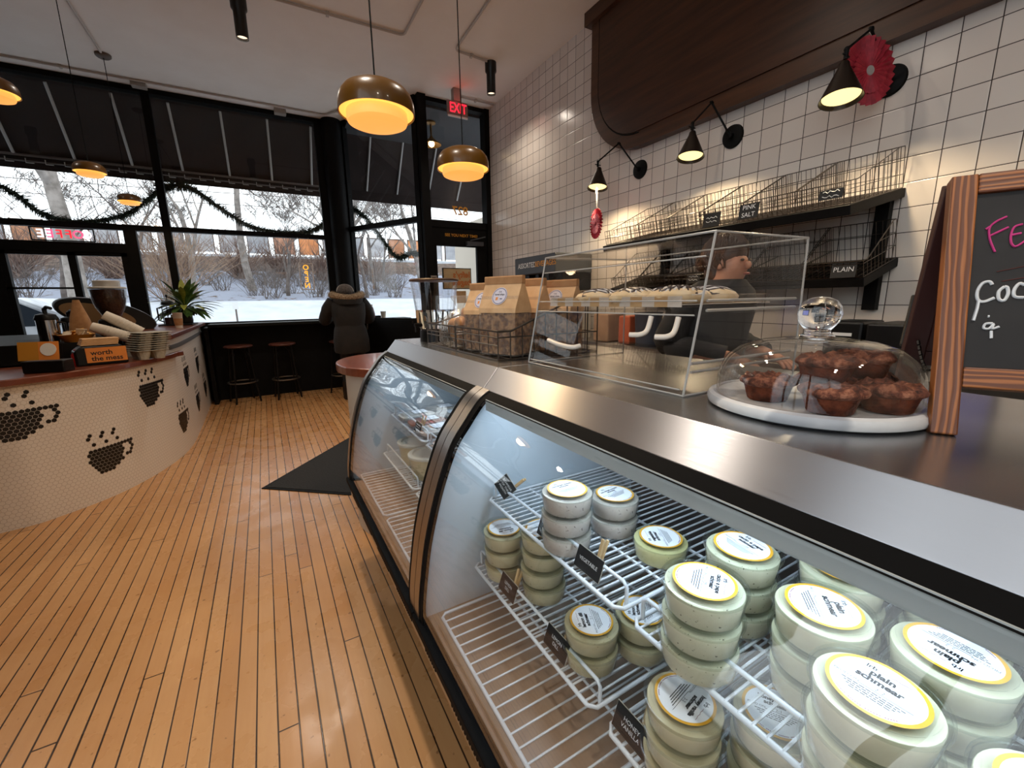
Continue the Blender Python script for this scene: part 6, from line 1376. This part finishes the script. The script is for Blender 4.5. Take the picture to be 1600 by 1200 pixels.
# sloping bread racks with wire baskets
def rack(xf, zf, xb, zb, y0, y1, label):
    t_ = thing('bread_shelf', label, 'shelf', (xb, y0, zb)); d = Vector((xb - xf, 0, zb - zf)).normalized(); n = Vector((-d.z, 0, d.x))
    MB().prism([Vector((xf, y0, zf)), Vector((xb, y0, zb)), Vector((xb, y0, zb)) - n * .045, Vector((xf, y0, zf)) - n * .045], (0, y1 - y0, 0)).build('shelf_board', M_black, t_, bevel=.003)
    return t_, Matrix(((d.x, 0, n.x, xf), (0, 1, 0, 0), (d.z, 0, n.z, zf), (0, 0, 0, 1)))
r1, MR1 = rack(2.38, 1.70, XW - .002, 1.835, 1.0, 2.66, 'upper sloping black bread shelf on the tiled wall')
r2, MR2 = rack(2.58, 1.375, XW - .002, 1.485, .985, 2.78, 'lower sloping black bread shelf on the tiled wall')
for rr in (r1,):
    for y in (1.07, 1.85, 2.5): MB().box(XW - .05, XW - .002, y - .03, y + .03, 1.21, 1.80).build('wall_bracket', M_black, rr)
names = ['nearest the chalkboard', 'second', 'third', 'fourth', 'fifth', 'farthest']
for i in range(6):
    y = 1.005 + i * .272
    wire_basket(.012, .56, y, y + .262, .004, .10, .195, f'empty wire bread basket on the upper shelf, {names[i]}' + (' from the chalkboard' if 0 < i < 5 else ''), MR1, nf=10, ns=12, group='wire bread baskets on the wall shelves', r=.0017, name='bread_basket')
    wire_basket(.008, .36, .99 + i * .295, .99 + i * .295 + .285, .004, .08, .20, f'empty wire bread basket on the lower shelf, {names[i]}' + (' from the chalkboard' if 0 < i < 5 else ''), MR2, nf=10, ns=9, group='wire bread baskets on the wall shelves', r=.0017, name='bread_basket')
def shelf_card(p, txt, label, w=.055, h=.04):
    t_ = thing('bagel_name_card', label, 'card', p, group='black name cards on the bread baskets'); fr = frame(p, (0, -1, 0), (.15, 0, 1))
    MB().box(-w, w, -h, h, -.002, 0, 0, fr).build('card', M_slate, t_)
    b = MB()
    for k, ln in enumerate(txt): b.text(ln, .034, fr @ Matrix.Translation((0, (len(txt) - 1) * .02 - .04 * k, .0006)))
    if not txt:
        for q in range(2): b.tube([fr @ Vector((-.035 + .01 * i, .012 - .022 * q + .005 * math.sin(i * 2.4 + q), .001)) for i in range(8)], .0018, 4)
    b.build('chalk_lettering', M_text_w, KIDS[t_.name][-1], fix=False)
shelf_card((2.368, 1.475, 1.755), ['PINK', 'SALT'], 'black card reading pink salt on an upper bread basket')
shelf_card((2.368, 1.70, 1.745), [], 'black card with scribbled chalk on an upper bread basket, left of the pink salt card')
shelf_card((2.368, 1.08, 1.76), [], 'black card with scribbled chalk on the upper basket nearest the chalkboard', .05, .022)
shelf_card((2.565, 1.07, 1.42), ['PLAIN'], 'black card reading plain on the lower bread shelf')
shelf_card((2.565, 1.95, 1.42), [], 'black card with scribbled chalk on the lower bread shelf, seen through the pastry case', .05, .035)

# staff member behind the cases, head bent
sx, sy = 1.80, 1.27
J = [(sx, sy, .92, .15, .11), (sx, sy, 1.07, .14, .10), (sx, sy - .03, 1.25, .13, .08), (sx, sy - .06, 1.34, .06), (sx - .01, sy - .09, 1.41, .075, .085), (sx - .01, sy - .10, 1.495, .072, .08),
     (sx - .08, sy, .86, .09), (sx - .085, sy + .0, .48, .062), (sx - .09, sy + .03, .09, .045), (sx - .095, sy - .09, .04, .042),
     (sx + .08, sy, .86, .09), (sx + .085, sy + .0, .48, .062), (sx + .09, sy + .03, .09, .045), (sx + .095, sy - .09, .04, .042),
     (sx - .17, sy - .01, 1.25, .045), (sx - .24, sy + .03, 1.06, .043), (sx - .14, sy - .20, 1.05, .034),
     (sx + .17, sy - .01, 1.25, .045), (sx + .24, sy + .03, 1.06, .043), (sx + .12, sy - .20, 1.05, .034)]
E_ = [(0, 1), (1, 2), (2, 3), (3, 4), (4, 5), (0, 6), (6, 7), (7, 8), (8, 9), (0, 10), (10, 11), (11, 12), (12, 13), (2, 14), (14, 15), (15, 16), (2, 17), (17, 18), (18, 19)]
for s, wr in ((-1, 16), (1, 19)):
    w = Vector(J[wr][:3]); base = len(J); d = Vector((-.15 * s, -1, -.25)).normalized(); sd = Vector((s, -.15, 0))
    J.append((*(w + d * .07), .024, .014)); E_.append((wr, base))
    for k, (o, L) in enumerate(((.030, .058), (.011, .070), (-.009, .066), (-.028, .052))):
        a = w + d * .09 + sd * o; i0 = len(J); J.append((*a, .009)); J.append((*(a + d * L * .5 + Vector((0, 0, -.008))), .008)); J.append((*(a + d * L * .85 + Vector((0, 0, -.026))), .007)); E_ += [(base, i0), (i0, i0 + 1), (i0 + 1, i0 + 2)]
    i0 = len(J); a = w + d * .03 - sd * .03; J.append((*a, .010)); J.append((*(a + d * .03 - sd * .016 + Vector((0, 0, -.012))), .009)); E_ += [(wr, i0), (i0, i0 + 1)]
pz2 = skin_body('person', J, E_, [M_skin], 'brown-haired person in a black top bending behind the pastry case', (sx, sy, 0), 0)
b = MB(); b.loft([ell((sx, sy + dy, z), rx, ry, 30, e=2.4) for z, rx, ry, dy in ((.84, .19, .135, 0), (.97, .185, .13, 0), (1.14, .20, .135, -.01), (1.25, .225, .14, -.02), (1.325, .18, .125, -.035), (1.37, .085, .09, -.055))]); ts_ = b.build('tee_shirt', M_shirt, pz2, smooth=60)
for s in (-1, 1): MB().tube(crom([(sx + s * .16, sy - .015, 1.285), (sx + s * .205, sy + .0, 1.20), (sx + s * .235, sy + .025, 1.085), (sx + s * .19, sy - .09, 1.075), (sx + s * .14, sy - .19, 1.055)], 5), [.075] * 5 + [.066] * 5 + [.052] * 5 + [.04] * 6, 14).build('sleeve', M_shirt, ts_, smooth=60)
b = MB(); b.loft([ell((sx, sy, z), rx, ry, 26, e=2.3) for z, rx, ry in ((.5, .16, .13), (.8, .185, .135), (.93, .18, .13))]); b.build('apron', M_pants, pz2, smooth=60)
hc = Vector((sx - .01, sy - .095, 1.46)); b = MB(); rnd = random.Random(77)
b.sphere(hc + Vector((0, .030, .020)), (.084, .088, .086), 22, 12); b.sphere(hc + Vector((0, .05, -.05)), (.075, .06, .075), 18, 10)
for k in range(420):
    a = rnd.uniform(0, 2 * PI); pts = []; r0 = rnd.uniform(.97, 1.08); end = .62 if math.sin(a) < -.45 else 1.25
    for i in range(8):
        th_ = .12 + (PI * .5 * end) * i / 7; w_ = a + .25 * math.sin(i * .7 + k)
        pts.append(hc + Vector((.092 * r0 * math.sin(th_) * math.cos(w_), .028 + .096 * r0 * math.sin(th_) * math.sin(w_), .014 + .092 * r0 * math.cos(th_) - .012 * (i / 7) ** 2)))
    b.tube(pts, [.0035] * 7 + [.0012], 4)
for k in range(120):
    u = rnd.uniform(0, 2 * PI); c_ = hc + Vector((0, .125, -.01)); ax = Vector((rnd.uniform(-1, 1), rnd.uniform(-1, 1), rnd.uniform(-1, 1))).normalized(); p_ = ax.orthogonal().normalized(); q_ = ax.cross(p_)
    b.tube([c_ + (p_ * math.cos(u + t_ * .45) + q_ * math.sin(u + t_ * .45)) * .042 for t_ in range(7)], .0035, 4)
b.build('hair', M_hair, pz2, smooth=60)
b = MB().sphere(hc + Vector((0, -.078, -.034)), (.009, .016, .017), 10, 6); b.build('nose', M_skin, pz2, smooth=60)
for s in (-1, 1):
    MB().sphere(hc + Vector((s * .027, -.069, -.012)), (.010, .008, .006), 10, 6).build('eye', pm('lowered_lid', (70, 46, 36), .5), pz2, smooth=60); MB().sphere(hc + Vector((s * .076, .0, -.025)), (.01, .018, .026), 10, 6).build('ear', M_skin, pz2, smooth=60)
MB().sphere(hc + Vector((0, -.076, -.068)), (.022, .008, .006), 12, 6).build('mouth', pm('lips', (150, 84, 76), .5), pz2, smooth=60)

# rounded wooden-topped counter past the cases, floor mat
rc = thing('side_counter', 'pale counter with a rounded red-brown wooden top beyond the display cases', 'counter', (.7, 2.5, 0))
zt = .925; pts = [(1.10, 2.065)] + [(.62 + .31 * math.cos(a), 2.45 + .385 * math.sin(a)) for a in [-PI / 2 - PI * k / 24 for k in range(25)]] + [(1.10, 2.835)]
MB().prism([(x, y, zt) for x, y in pts], (0, 0, .045)).build('wood_top', M_counterwood, rc, bevel=.006)
MB().prism([(x + .045 * (x < 1), 2.45 + (y - 2.45) * .90, 0) for x, y in pts], (0, 0, zt)).build('pale_base', M_cream, rc, smooth=40)
a = Vector((-.158, 3.344, .0)); u_ = Vector((.650, .760, 0)); v_ = Vector((.760, -.650, 0)); lu, lv = 1.5, .70
mt = thing('floor_mat', 'black rubber floor mat lying at an angle beyond the second display case', 'mat', tuple(a))
MB().prism([a, a + u_ * lu, a + u_ * lu + v_ * lv, a + v_ * lv], (0, 0, .006)).build('border', M_blackm, mt, bevel=.002)
i_ = .022; MB().prism([a + u_ * i_ + v_ * i_ + Vector((0, 0, .006)), a + u_ * (lu - i_) + v_ * i_ + Vector((0, 0, .006)), a + u_ * (lu - i_) + v_ * (lv - i_) + Vector((0, 0, .006)), a + u_ * i_ + v_ * (lv - i_) + Vector((0, 0, .006))], (0, 0, .003)).build('pile', M_mat, mt)
